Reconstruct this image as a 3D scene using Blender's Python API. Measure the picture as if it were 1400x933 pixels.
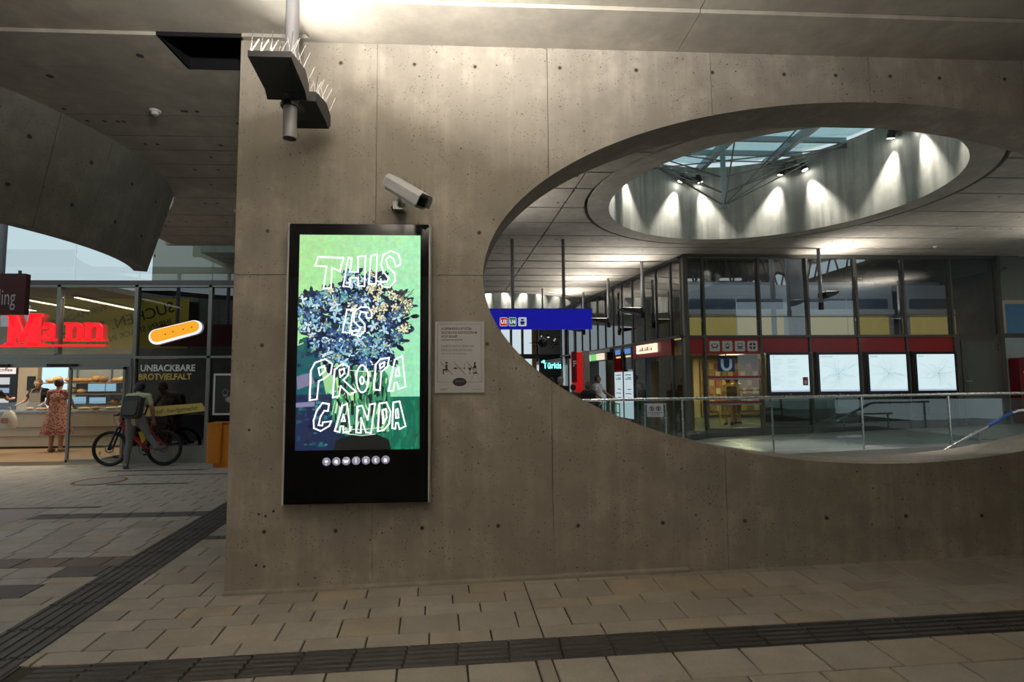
import bpy, math, random
import numpy as np
from mathutils import Matrix, Vector
random.seed(7)
for o in list(bpy.data.objects): bpy.data.objects.remove(o)
scene = bpy.context.scene
C = scene.collection
PI = math.pi

# ------------------------------------------------------------------ camera
FPX, PITCH, ROLL, YAW = 735.0, math.atan(55/735.0), math.radians(0.45), math.atan(41/735.0)
_fw = Vector((math.sin(YAW)*math.cos(PITCH), math.cos(YAW)*math.cos(PITCH), math.sin(PITCH)))
_r0 = Vector((math.cos(YAW), -math.sin(YAW), 0)); _u0 = _r0.cross(_fw)
_r = math.cos(ROLL)*_r0 - math.sin(ROLL)*_u0; _u = math.cos(ROLL)*_u0 + math.sin(ROLL)*_r0
cam_data = bpy.data.cameras.new('camera'); cam = bpy.data.objects.new('camera', cam_data); C.objects.link(cam)
cam.matrix_world = Matrix(((_r.x, _u.x, -_fw.x, 0), (_r.y, _u.y, -_fw.y, 0), (_r.z, _u.z, -_fw.z, 1.6), (0, 0, 0, 1)))
cam_data.sensor_width = 36.0; cam_data.lens = FPX/1400*36.0; cam_data.clip_end = 200
scene.camera = cam

# ------------------------------------------------------------------ world, exposure
world = bpy.data.worlds.new('world'); scene.world = world; world.use_nodes = True
wb = world.node_tree.nodes['Background']; wb.inputs[0].default_value = (0.78, 0.93, 1.0, 1); wb.inputs[1].default_value = 0.75
scene.view_settings.view_transform = 'Standard'; scene.view_settings.look = 'None'
scene.view_settings.exposure = 0.0; scene.view_settings.gamma = 1.0; scene.view_settings.use_curve_mapping = False
scene.cycles.max_bounces = 8; scene.cycles.diffuse_bounces = 4; scene.cycles.glossy_bounces = 4; scene.cycles.transparent_max_bounces = 24
scene.cycles.caustics_reflective = False; scene.cycles.caustics_refractive = False
WARM = (1.0, 0.86, 0.66); NEUTRAL = (1.0, 0.945, 0.865); COOL = (0.85, 0.95, 1.0)
LAMP_UP = 20.0      # W, the floodlight heads on the pole in view
LAMP_NEAR = 255.0   # W, the heads on the unseen pole added above the viewer
LAMP_BACK = 170.0   # W, the heads on the unseen poles added behind the viewer
SPOT_W = 300.0      # W, spots in the oculus drums
LAMP_HALL = 40.0    # W, the uplights in the hall

# ------------------------------------------------------------------ helpers: objects
def link(o): C.objects.link(o); return o
def tag(o, label=None, cat=None, group=None, kind=None):
    if label: o['label'] = label
    if cat: o['category'] = cat
    if group: o['group'] = group
    if kind: o['kind'] = kind
    return o
def child(o, parent):
    o.parent = parent; o.matrix_parent_inverse = Matrix.Translation(-Vector(parent.location)); return o
def thing(name, label, cat, loc=(0, 0, 0), group=None):
    o = link(bpy.data.objects.new(name, None)); o.location = loc; o.empty_display_size = 0.1
    return tag(o, label, cat, group)
def structure_root(name, loc=(0, 0, 0)):
    o = link(bpy.data.objects.new(name, None)); o.location = loc; o['kind'] = 'structure'; o.empty_display_size = 0.1; return o
_bind = {}
def child_of(o, parent, root=None):
    # parent may itself be a child whose own transform is the identity in world space
    o.parent = parent
    top = parent
    while top.parent: top = top.parent
    if parent.parent is None: o.matrix_parent_inverse = Matrix.Translation(-Vector(parent.location))
    else: o.matrix_parent_inverse = Matrix.Identity(4)
    return o

class B:
    """collects vertices and faces in world coordinates"""
    def __init__(s): s.v = []; s.f = []; s.c = []; s.col = None
    def add(s, vs, fs, col=None):
        n = len(s.v); s.v += [tuple(p) for p in vs]
        s.f += [tuple(i+n for i in f) for f in fs]
        s.c += [col or s.col]*len(fs); return s
    def box(s, x0, x1, y0, y1, z0, z1, col=None):
        if x0 > x1: x0, x1 = x1, x0
        if y0 > y1: y0, y1 = y1, y0
        if z0 > z1: z0, z1 = z1, z0
        return s.add([(x0,y0,z0),(x1,y0,z0),(x1,y1,z0),(x0,y1,z0),(x0,y0,z1),(x1,y0,z1),(x1,y1,z1),(x0,y1,z1)],
              [(3,2,1,0),(4,5,6,7),(0,1,5,4),(1,2,6,5),(2,3,7,6),(3,0,4,7)], col)
    def cbox(s, x0, x1, y0, y1, z0, z1, r=0.01, axis='y'):
        # box with its four edges along `axis` rounded
        pts = []
        if axis == 'y': a0, a1, b0, b1 = x0, x1, z0, z1
        elif axis == 'z': a0, a1, b0, b1 = x0, x1, y0, y1
        else: a0, a1, b0, b1 = y0, y1, z0, z1
        for cx, cy, st in ((a1-r, b1-r, 0), (a0+r, b1-r, 1), (a0+r, b0+r, 2), (a1-r, b0+r, 3)):
            for k in range(4):
                t = (st + k/3.0)*PI/2; pts.append((cx+r*math.cos(t), cy+r*math.sin(t)))
        if axis == 'y': f = lambda p, q: (p[0], q, p[1]); lo, hi = y0, y1
        elif axis == 'z': f = lambda p, q: (p[0], p[1], q); lo, hi = z0, z1
        else: f = lambda p, q: (q, p[0], p[1]); lo, hi = x0, x1
        n = len(pts)
        return s.add([f(p, lo) for p in pts] + [f(p, hi) for p in pts],
                     [tuple(range(n)), tuple(range(2*n-1, n-1, -1))] + [(i, i+n, (i+1) % n+n, (i+1) % n) for i in range(n)])
    def prism(s, pts, y0, y1, col=None):
        # outline in (x,z), extruded along y
        n = len(pts)
        return s.add([(x, y0, z) for x, z in pts] + [(x, y1, z) for x, z in pts],
                     [tuple(range(n)), tuple(range(2*n-1, n-1, -1))] + [(i, i+n, (i+1) % n+n, (i+1) % n) for i in range(n)], col)
    def slab(s, pts, z0, z1):
        n = len(pts)
        return s.add([(x, y, z0) for x, y in pts] + [(x, y, z1) for x, y in pts],
                     [tuple(range(n-1, -1, -1)), tuple(range(n, 2*n))] + [(i, (i+1) % n, (i+1) % n+n, i+n) for i in range(n)])
    def poly(s, pts, col=None): return s.add(pts, [tuple(range(len(pts)))], col)
    def cyl(s, p0, p1, r0, r1=None, n=12, caps=True):
        r1 = r0 if r1 is None else r1
        p0 = Vector(p0); p1 = Vector(p1); d = (p1-p0)
        if d.length < 1e-9: return s
        d.normalize(); a = d.orthogonal().normalized(); b = d.cross(a)
        vs = []
        for p, r in ((p0, r0), (p1, r1)):
            for i in range(n):
                t = 2*PI*i/n; vs.append(p + a*math.cos(t)*r + b*math.sin(t)*r)
        fs = [(i, (i+1) % n, (i+1) % n+n, i+n) for i in range(n)]
        if caps: fs += [tuple(range(n-1, -1, -1)), tuple(range(n, 2*n))]
        return s.add(vs, fs)
    def tube(s, pts, r, n=8, closed=False):
        pts = [Vector(p) for p in pts]; m = len(pts); vs = []; prev = None
        rs = r if isinstance(r, (list, tuple)) else [r]*m
        for i, p in enumerate(pts):
            if closed: d = pts[(i+1) % m]-pts[i-1]
            else: d = pts[min(i+1, m-1)]-pts[max(i-1, 0)]
            d.normalize()
            if prev is None: a = d.orthogonal().normalized()
            else:
                a = prev-d*prev.dot(d)
                a = a.normalized() if a.length > 1e-6 else d.orthogonal().normalized()
            prev = a; b = d.cross(a)
            vs += [p+(a*math.cos(2*PI*k/n)+b*math.sin(2*PI*k/n))*rs[i] for k in range(n)]
        fs = []
        for i in range(m if closed else m-1):
            j = (i+1) % m
            fs += [(i*n+k, i*n+(k+1) % n, j*n+(k+1) % n, j*n+k) for k in range(n)]
        if not closed: fs += [tuple(range(n-1, -1, -1)), tuple(range((m-1)*n, m*n))]
        return s.add(vs, fs)
    def ball(s, c, r, n=12, m=8, rot=None):
        rx, ry, rz = r if isinstance(r, (list, tuple)) else (r, r, r)
        vs = [Vector((0, 0, -rz))]
        for j in range(1, m):
            t = -PI/2+PI*j/m
            vs += [Vector((rx*math.cos(t)*math.cos(2*PI*i/n), ry*math.cos(t)*math.sin(2*PI*i/n), rz*math.sin(t))) for i in range(n)]
        vs.append(Vector((0, 0, rz)))
        if rot is not None: vs = [rot @ v for v in vs]
        c = Vector(c); vs = [v+c for v in vs]
        fs = [(0, 1+(i+1) % n, 1+i) for i in range(n)]
        for j in range(m-2):
            fs += [(1+j*n+i, 1+j*n+(i+1) % n, 1+(j+1)*n+(i+1) % n, 1+(j+1)*n+i) for i in range(n)]
        k = len(vs)-1
        fs += [(k, 1+(m-2)*n+i, 1+(m-2)*n+(i+1) % n) for i in range(n)]
        return s.add(vs, fs)
    def torus(s, c, R, r, axis='y', n=40, m=8, flat=1.0):
        vs = []
        for i in range(n):
            t = 2*PI*i/n
            for j in range(m):
                u = 2*PI*j/m; a = (R+r*math.cos(u)); w = r*flat*math.sin(u)
                p = (a*math.cos(t), w, a*math.sin(t)) if axis == 'y' else (a*math.cos(t), a*math.sin(t), w)
                vs.append((c[0]+p[0], c[1]+p[1], c[2]+p[2]))
        return s.add(vs, [(i*m+j, i*m+(j+1) % m, ((i+1) % n)*m+(j+1) % m, ((i+1) % n)*m+j) for i in range(n) for j in range(m)])
    def lathe(s, prof, c, n=24, ax=(1, 1)):
        vs = [(c[0]+r*ax[0]*math.cos(2*PI*i/n), c[1]+r*ax[1]*math.sin(2*PI*i/n), c[2]+z) for r, z in prof for i in range(n)]
        m = len(prof)
        fs = [(j*n+i, j*n+(i+1) % n, (j+1)*n+(i+1) % n, (j+1)*n+i) for j in range(m-1) for i in range(n)]
        fs += [tuple(range(n-1, -1, -1)), tuple(range((m-1)*n, m*n))]
        return s.add(vs, fs)
    def ribbon(s, pts, w, y, closed=False, col=None):
        # flat stroke in an xz plane facing -y
        m = len(pts)
        if closed: pts = list(pts)+[pts[0], pts[1]]; m += 2
        for i in range(m-1):
            (x0, z0), (x1, z1) = pts[i], pts[i+1]
            d = math.hypot(x1-x0, z1-z0) or 1e-6; nx, nz = -(z1-z0)/d*w/2, (x1-x0)/d*w/2
            ex, ez = (x1-x0)/d*w*.4, (z1-z0)/d*w*.4
            s.add([(x0+nx-ex, y, z0+nz-ez), (x0-nx-ex, y, z0-nz-ez), (x1-nx+ex, y, z1-nz+ez), (x1+nx+ex, y, z1+nz+ez)], [(0, 1, 2, 3)], col)
        return s
    def xf(s, M):
        s.v = [tuple(M @ Vector(p)) for p in s.v]; return s
    def mesh(s, name):
        me = bpy.data.meshes.new(name); me.from_pydata(s.v, [], s.f); me.update()
        if any(c is not None for c in s.c):
            at = me.color_attributes.new('tint', 'FLOAT_COLOR', 'CORNER'); buf = []
            for p, c in zip(me.polygons, s.c):
                c = c or (1, 1, 1)
                for _ in range(p.loop_total): buf += [c[0], c[1], c[2], 1.0]
            at.data.foreach_set('color', buf)
        return me
    def build(s, name, m, parent=None, smooth=False, label=None, kind=None):
        me = s.mesh(name); me.materials.append(m)
        if smooth:
            me.polygons.foreach_set('use_smooth', [True]*len(me.polygons))
            try: me.set_sharp_from_angle(angle=math.radians(40))
            except Exception: pass
        o = link(bpy.data.objects.new(name, me))
        if parent is not None: child_of(o, parent)
        return tag(o, label, kind=kind)
def place(name, me, parent, loc, rotz=0.0, scale=None):
    o = link(bpy.data.objects.new(name, me)); child_of(o, parent); o.location = loc; o.rotation_euler = (0, 0, rotz)
    if scale: o.scale = scale
    return o
FONT_CACHE = {}
def text(name, body, size, x, y, z, m, parent, align='LEFT', extr=0.0, M=None, width=1.0, bold=0.0, label=None):
    """lettering lying in an xz plane and facing -y, baseline at z"""
    cu = bpy.data.curves.new(name, 'FONT'); cu.body = body; cu.size = size; cu.align_x = align; cu.extrude = extr; cu.offset = bold
    cu.resolution_u = 3
    tmp = bpy.data.objects.new(name, cu); me = bpy.data.meshes.new_from_object(tmp)
    bpy.data.objects.remove(tmp); bpy.data.curves.remove(cu)
    me.materials.clear(); me.materials.append(m)
    T = Matrix.Translation((x, y, z)) @ (M or Matrix.Identity(4)) @ Matrix.Rotation(PI/2, 4, 'X') @ Matrix.Diagonal((width, 1, 1, 1))
    me.transform(T); me.update()
    o = link(bpy.data.objects.new(name, me))
    if parent is not None: child_of(o, parent)
    return tag(o, label)

# ------------------------------------------------------------------ helpers: materials
class N:
    def __init__(s, name):
        s.m = bpy.data.materials.new(name); s.m.use_nodes = True; s.t = s.m.node_tree
        s.b = s.t.nodes['Principled BSDF']; s.out = s.t.nodes['Material Output']
    def n(s, typ, **kw):
        nd = s.t.nodes.new(typ)
        for k, v in kw.items(): setattr(nd, k, v)
        return nd
    def l(s, a, b): s.t.links.new(a, b)
    def math(s, op, a, b=None, clamp=False):
        nd = s.n('ShaderNodeMath', operation=op, use_clamp=clamp)
        for i, q in enumerate((a, b)):
            if q is None: continue
            if isinstance(q, (int, float)): nd.inputs[i].default_value = q
            else: s.l(q, nd.inputs[i])
        return nd.outputs[0]
    def mix(s, fac, a, b, typ='MIX'):
        nd = s.n('ShaderNodeMix', data_type='RGBA', blend_type=typ)
        for i, q in ((0, fac), (6, a), (7, b)):
            if isinstance(q, (int, float)): nd.inputs[i].default_value = q
            elif isinstance(q, tuple): nd.inputs[i].default_value = (*q[:3], 1)
            else: s.l(q, nd.inputs[i])
        return nd.outputs[2]
    def ramp(s, fac, stops):
        nd = s.n('ShaderNodeValToRGB'); e = nd.color_ramp.elements
        while len(e) < len(stops): e.new(0.5)
        for q, (p, c) in zip(e, stops): q.position = p; q.color = (*c, 1) if isinstance(c, tuple) else (c, c, c, 1)
        s.l(fac, nd.inputs[0]); return nd.outputs[0]
    def coords(s, kind='pos', scale=(1, 1, 1)):
        if kind == 'pos': src = s.n('ShaderNodeNewGeometry').outputs['Position']
        else: src = s.n('ShaderNodeTexCoord').outputs['Object']
        mp = s.n('ShaderNodeMapping'); mp.inputs['Scale'].default_value = scale; s.l(src, mp.inputs[0]); return mp.outputs[0]
    def noise(s, co, scale, detail=4, rough=.55, out='Fac'):
        nd = s.n('ShaderNodeTexNoise'); nd.inputs['Scale'].default_value = scale; nd.inputs['Detail'].default_value = detail
        nd.inputs['Roughness'].default_value = rough; s.l(co, nd.inputs['Vector']); return nd.outputs[out]
    def bump(s, h, strength=.3, dist=.01):
        nd = s.n('ShaderNodeBump'); nd.inputs['Strength'].default_value = strength; nd.inputs['Distance'].default_value = dist
        s.l(h, nd.inputs['Height']); s.l(nd.outputs[0], s.b.inputs['Normal'])
MATS = {}
def plain(name, col, rough=.5, metal=0.0, var=0.08, vscale=8.0, emit=None, es=1.0, spec=.5, coat=0.0):
    if name in MATS: return MATS[name]
    q = N(name); co = q.coords('obj')
    nz = q.noise(co, vscale, 5)
    c = q.mix(q.math('MULTIPLY', nz, 1.0), tuple(max(0, k*(1-var)) for k in col), tuple(min(1, k*(1+var)) for k in col))
    q.l(c, q.b.inputs['Base Color']); q.b.inputs['Metallic'].default_value = metal
    q.l(q.math('ADD', q.math('MULTIPLY', nz, .12), max(0, rough-.06)), q.b.inputs['Roughness'])
    q.b.inputs['Specular IOR Level'].default_value = spec; q.b.inputs['Coat Weight'].default_value = coat
    if emit: q.b.inputs['Emission Color'].default_value = (*emit, 1); q.b.inputs['Emission Strength'].default_value = es
    MATS[name] = q.m; return q.m
def glow(name, col, es, rough=.4):
    if name in MATS: return MATS[name]
    q = N(name); co = q.coords('obj'); nz = q.noise(co, 3.0, 2)
    c = q.mix(nz, tuple(k*.94 for k in col), tuple(min(1, k*1.04) for k in col))
    q.b.inputs['Base Color'].default_value = (*[k*.6 for k in col], 1); q.l(c, q.b.inputs['Emission Color'])
    q.b.inputs['Emission Strength'].default_value = es; q.b.inputs['Roughness'].default_value = rough
    MATS[name] = q.m; return q.m
def tint_mat(name, es=0.0, rough=.5, jitter=0.06):
    """colour comes from the mesh's own tint attribute (flat print / screen picture)"""
    if name in MATS: return MATS[name]
    q = N(name); a = q.n('ShaderNodeVertexColor'); a.layer_name = 'tint'
    nz = q.noise(q.coords('pos'), 30.0, 5)
    c = q.mix(1.0, a.outputs[0], q.ramp(nz, [(0.3, 1-jitter*3), (0.7, 1.0)]), 'MULTIPLY')
    if es > 0:
        q.b.inputs['Base Color'].default_value = (.02, .02, .02, 1)
        q.l(c, q.b.inputs['Emission Color']); q.b.inputs['Emission Strength'].default_value = es
    else: q.l(c, q.b.inputs['Base Color'])
    q.b.inputs['Roughness'].default_value = rough; MATS[name] = q.m; return q.m
def glass(name, tint=(.9, .95, .95), refl=.08, edge=.5, rough=.0):
    if name in MATS: return MATS[name]
    q = N(name); q.t.nodes.remove(q.b)
    tr = q.n('ShaderNodeBsdfTransparent'); tr.inputs[0].default_value = (*tint, 1)
    gl = q.n('ShaderNodeBsdfGlossy'); gl.inputs['Color'].default_value = (1, 1, 1, 1); gl.inputs['Roughness'].default_value = rough
    lw = q.n('ShaderNodeLayerWeight'); lw.inputs['Blend'].default_value = .25
    f = q.math('ADD', q.math('MULTIPLY', lw.outputs['Fresnel'], edge), refl, True)
    mx = q.n('ShaderNodeMixShader'); q.l(f, mx.inputs[0]); q.l(tr.outputs[0], mx.inputs[1]); q.l(gl.outputs[0], mx.inputs[2])
    q.l(mx.outputs[0], q.out.inputs['Surface']); MATS[name] = q.m; return q.m
def concrete(name, col, dark=.55, pits=True, streak=.35, scale=1.0, bump=.25, boards=None, stain=0.3):
    if name in MATS: return MATS[name]
    q = N(name); co = q.coords('pos'); cs = q.coords('pos', (9, 9, .55))
    big = q.noise(co, .9*scale, 5, .6); mid = q.noise(co, 5*scale, 6, .62); fine = q.noise(co, 90, 3, .6); st = q.noise(cs, 1.0, 5, .6)
    c = q.mix(q.ramp(big, [(.33, 0.0), (.68, 1.0)]), tuple(k*(1-stain) for k in col), tuple(k*1.12 for k in col))
    c = q.mix(q.ramp(mid, [(.35, .5), (.62, 0.0)]), c, tuple(k*dark for k in col))
    c = q.mix(q.ramp(q.noise(co, 2.3*scale, 7, .62), [(.43, .75 if pits else .3), (.57, 0.0)]), c, tuple(k*.55 for k in col))
    c = q.mix(q.math('MULTIPLY', q.ramp(st, [(.45, 1.0), (.62, 0.0)]), streak), c, tuple(k*.5 for k in col))
    c = q.mix(q.math('MULTIPLY', fine, .35), c, tuple(k*.7 for k in col))
    h = q.math('ADD', q.math('MULTIPLY', mid, .5), q.math('MULTIPLY', fine, .25))
    if pits:
        for sc, th, a, b in ((12, .11, .46, .54), (44, .22, .46, .55)):
            vo = q.n('ShaderNodeTexVoronoi'); vo.inputs['Scale'].default_value = sc; q.l(co, vo.inputs['Vector'])
            d = q.ramp(vo.outputs['Distance'], [(th*.6, 1.0), (th, 0.0)])
            pick = q.ramp(q.noise(co, sc*.22, 2), [(a, 0.0), (b, 1.0)])
            k = q.math('MULTIPLY', d, pick)
            c = q.mix(q.math('MULTIPLY', k, .92), c, tuple(x*.16 for x in col)); h = q.math('SUBTRACT', h, q.math('MULTIPLY', k, 1.2))
    if boards:
        wv = q.n('ShaderNodeTexNoise'); wv.inputs['Scale'].default_value = 1.0; wv.inputs['Detail'].default_value = 2
        q.l(q.coords('pos', boards), wv.inputs['Vector'])
        c = q.mix(q.ramp(wv.outputs['Fac'], [(.40, .75), (.56, 0.0)]), c, tuple(x*.5 for x in col)); h = q.math('ADD', h, wv.outputs['Fac'])
    q.l(c, q.b.inputs['Base Color']); q.b.inputs['Roughness'].default_value = .78; q.b.inputs['Specular IOR Level'].default_value = .3
    q.bump(h, bump, .006); MATS[name] = q.m; return q.m
def stone_tile(name, col, var=.18, rough=.62):
    if name in MATS: return MATS[name]
    q = N(name); co = q.coords('pos'); oi = q.n('ShaderNodeObjectInfo')
    rnd = oi.outputs['Random']
    c = q.mix(rnd, tuple(k*(1-var) for k in col), tuple(min(1, k*(1+var)) for k in col))
    c = q.mix(q.ramp(q.math('FRACT', q.math('MULTIPLY', rnd, 17.3)), [(.72, 0.0), (.95, .6)]), c, (col[0]*1.12, col[1]*.98, col[2]*.72))
    sp = q.noise(co, 260, 2, .7)
    c = q.mix(q.ramp(sp, [(.36, .55), (.5, 0.0)]), c, tuple(k*.45 for k in col))
    c = q.mix(q.ramp(q.noise(co, 3.2, 5, .6), [(.42, .4), (.62, 0.0)]), c, tuple(k*.6 for k in col))
    q.l(c, q.b.inputs['Base Color']); q.l(q.math('ADD', q.math('MULTIPLY', q.noise(co, 6, 3), .25), rough-.12), q.b.inputs['Roughness'])
    q.bump(sp, .12, .003); MATS[name] = q.m; return q.m

M_WALL = concrete('wall_concrete', (.51, .462, .395), streak=.4, stain=.3)
M_CEIL = concrete('ceiling_concrete', (.56, .52, .45), pits=False, streak=0.0, stain=.22, bump=.1)
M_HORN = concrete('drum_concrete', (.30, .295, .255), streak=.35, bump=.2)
M_BOARD = concrete('board_marked_concrete', (.50, .50, .44), boards=(7, 7, .35), streak=.2, pits=False)
M_TILE = stone_tile('paving_stone', (.41, .37, .32))
M_TILE_DARK = stone_tile('dark_paving_stone', (.085, .078, .075), .12)
M_TILE_BROWN = stone_tile('brown_paving_stone', (.17, .13, .11), .15)
M_TACT = stone_tile('tactile_paving', (.042, .038, .035), .2, .55)
M_JOINT = plain('joint_sand', (.03, .025, .02), .95)
M_STEEL = plain('brushed_steel', (.62, .62, .6), .28, 1.0, .1, 40)
M_STEELDK = plain('dark_steel', (.16, .155, .15), .4, .7)
M_ALU = plain('aluminium_frame', (.36, .36, .34), .38, .6)
M_FRAME = plain('grey_window_frame', (.115, .11, .1), .45, .3)
M_BLACK = plain('black_plastic', (.012, .012, .013), .35)
M_GLOSSBLACK = plain('black_glass_front', (.005, .005, .006), .06, 0, .05, 3, spec=.2)
M_ANTH = plain('anthracite_metal', (.016, .017, .019), .45, .2)
M_GREYMET = plain('grey_painted_metal', (.23, .23, .25), .42, .2)
M_WHITE = plain('white_paint', (.72, .72, .70), .5)
M_GLASS = glass('clear_glass', (.93, .97, .96), .05, .5)
M_GLASSDK = glass('dark_glass', (.62, .66, .68), .10, .7)
M_GLASSRAIL = glass('railing_glass', (.80, .87, .86), .05, .6)
M_RED = plain('red_panel', (.36, .018, .022), .4, 0, .06)

# ================================================================== FLOOR
def fz(x): return max(0.0, 0.0505+0.0222*x)
def stripL(y): return -3.10-0.095*(y-3.77)
def stripR(y): return -2.66-0.092*(y-3.38)
def skew(x): return max(-0.10, min(0.0, -0.043*(1.7-x)))
XW = -1.95           # end of the concrete wall
floor = structure_root('floor')
g = B()
xs = [-26, -12, -8, -5, -3.5, -2.275, -1, 0.5, 2, 4, 6, 9, 13]
for i in range(len(xs)-1):
    a, b = xs[i], xs[i+1]
    g.add([(a,-7,fz(a)-.012),(b,-7,fz(b)-.012),(b,4.45,fz(b)-.012),(a,4.45,fz(a)-.012)], [(0,1,2,3)])
for i in range(0, 7):
    a, b = xs[i], min(xs[i+1], -1.6)
    if a < -1.6: g.add([(a,4.45,fz(a)-.012),(b,4.45,fz(b)-.012),(b,11.4,fz(b)-.012),(a,11.4,fz(a)-.012)], [(0,1,2,3)])
g.build('joint_bed', M_JOINT, floor)
def tile_mesh(b, xa0, xb0, y0, xa1, xb1, y1, th=.028, top=0.0):
    P = [(xa0,y0),(xb0,y0),(xb1,y1),(xa1,y1)]
    bv = .0035
    cx = sum(p[0] for p in P)/4; cy = sum(p[1] for p in P)/4
    inn = [(cx+(x-cx)*(1-bv/max(.05, abs(x-cx))), cy+(y-cy)*(1-bv/max(.05, abs(y-cy)))) for x, y in P]
    vs = [(x,y,fz(x)-th) for x,y in P]+[(x,y,fz(x)-bv+top) for x,y in P]+[(x,y,fz(x)+top) for x,y in inn]
    b.add(vs, [(0,1,5,4),(1,2,6,5),(2,3,7,6),(3,0,4,7),(4,5,9,8),(5,6,10,9),(6,7,11,10),(7,4,8,11),(8,9,10,11)])
TILE_N = 0
far_tiles = B(); far_dark = B()
def row(y0, y1, x0, x1, L=.378, off=0.0, mat=None, name='paving_tile', far=False, dark=()):
    """one course of slabs between y0 and y1; x0/x1 may be functions of y"""
    global TILE_N
    fx0 = x0 if callable(x0) else (lambda y: x0); fx1 = x1 if callable(x1) else (lambda y: x1)
    a = min(fx0(y0), fx0(y1)); bnd = max(fx1(y0), fx1(y1)); ym = (y0+y1)/2
    x = a-((a-off) % L) if L < 50 else a
    gx, gy = .0055, .0022
    first = True
    while x < bnd-.01:
        xn = x+L
        if first and xn-a < .06: xn += L
        first = False
        if bnd-xn < .06: xn = bnd+.3
        k = skew((x+xn)/2)
        la0, la1 = max(x+k*(y0-ym), fx0(y0)), max(x+k*(y1-ym), fx0(y1))
        lb0, lb1 = min(xn+k*(y0-ym), fx1(y0)), min(xn+k*(y1-ym), fx1(y1))
        x = xn
        if lb0-la0 < .03 or lb1-la1 < .03: continue
        args = (la0+gx, lb0-gx, y0+gy, la1+gx, lb1-gx, y1-gy)
        if far: tile_mesh(far_tiles, *args); continue
        b = B(); tile_mesh(b, *args, top=random.uniform(-.0012, .0012))
        mm = mat or M_TILE
        if any(d0 < (la0+lb0)/2 < d1 for d0, d1 in dark): mm = M_TILE_DARK
        b.build(name, mm, floor); TILE_N += 1
SEAM = lambda y: 0.335-0.058*(y-3.9)
random.seed(3)
offs = [.12, .30, .05, .22, .36, .16, .27, .02, .19]
# courses in front of the tactile strip
for i, (a, b_) in enumerate(((2.56, 2.81), (2.81, 3.09))):
    row(a, b_, -2.9, SEAM, off=offs[i]); row(a, b_, SEAM, 3.6 if i else 3.2, off=SEAM(a)+.19+.1*i)
for a, b_ in ((1.9, 2.23), (2.23, 2.56)): row(a, b_, -4.0, 4.5, off=a, far=True)
# between the strips and the wall
for i, (a, b_) in enumerate(((3.35, 3.50), (3.50, 3.755), (3.755, 3.92), (3.92, 4.09), (4.09, 4.30))):
    row(a, b_, stripR, SEAM, off=offs[i+2])
for i, (a, b_) in enumerate(((3.35, 3.50), (3.50, 3.765), (3.765, 3.92), (3.92, 4.215), (4.215, 4.30))):
    row(a, b_, SEAM, 5.2, off=SEAM(a)+(.378 if i % 2 == 0 else .19)+.01*i)
# left of the wall
rl = [4.30, 4.58, 4.85, 5.02, 5.3, 5.56, 5.84, 5.97, 6.25, 6.52, 6.80, 7.10]
for i in range(len(rl)-1):
    row(rl[i], rl[i+1], stripR, XW-.0, off=offs[i % 9], mat=M_TILE_DARK if i == 6 else None)
ll = [3.10, 3.42, 3.66, 3.95, 4.24, 4.38, 4.66, 4.81, 5.08, 5.345, 5.52, 5.81, 6.09, 6.37, 6.68, 6.855, 7.11]
for i in range(len(ll)-1):
    m = M_TILE_BROWN if abs(ll[i]-5.08) < .01 else (M_TILE_DARK if abs(ll[i]-6.855) < .01 else None)
    dk = ((-3.78, -3.38),) if abs(ll[i]-4.38) < .01 else (((-3.44, -3.2),) if abs(ll[i]-4.81) < .01 else ())
    row(ll[i], ll[i+1], -4.6 if i < 9 else -5.45, stripL, off=offs[(i*2) % 9]-.02, mat=m, dark=dk)
    if i >= 4: row(ll[i], ll[i+1], -8.0, -4.6 if i < 9 else -5.45, off=offs[i % 9], far=True)
fl = [7.11, 7.43, 7.70, 7.86, 8.08, 8.34, 8.58, 8.8, 9.0, 9.25, 9.5, 9.72, 9.9, 10.15, 10.4, 10.65, 10.95, 11.35]
for i in range(len(fl)-1):
    row(fl[i], fl[i+1], -11.6, stripL if fl[i] < 7.6 else (lambda y: -3.5), off=offs[i % 9], far=True)
    row(fl[i], fl[i+1], stripR if fl[i] < 7.6 else (lambda y: -3.05), XW, off=offs[(i+4) % 9], far=True)
far_tiles.build('distant_paving', M_TILE, floor, kind='stuff', label='far beige paving slabs in staggered courses')
# dark slab field at the left edge
b = B(); b.add([(-5.52,6.58,.003),(-5.50,7.02,.003),(-5.63,7.44,.003),(-6.5,7.46,.003),(-6.5,6.58,.003)], [(0,1,2,3,4)])
b.build('smooth_slab', plain('grey_slab', (.22, .23, .25), .3), floor)
# thin dark courses in the far paving
for x0, x1, y0, y1 in ((-6.9, -5.2, 10.42, 10.52), (-6.4, -4.4, 9.93, 10.0), (-6.0, -4.75, 9.04, 9.13), (-7.4, -5.0, 7.42, 7.50)):
    b = B(); b.box(x0, x1, y0, y1, -.01, .004); b.build('dark_course', M_TILE_DARK, floor)
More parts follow.
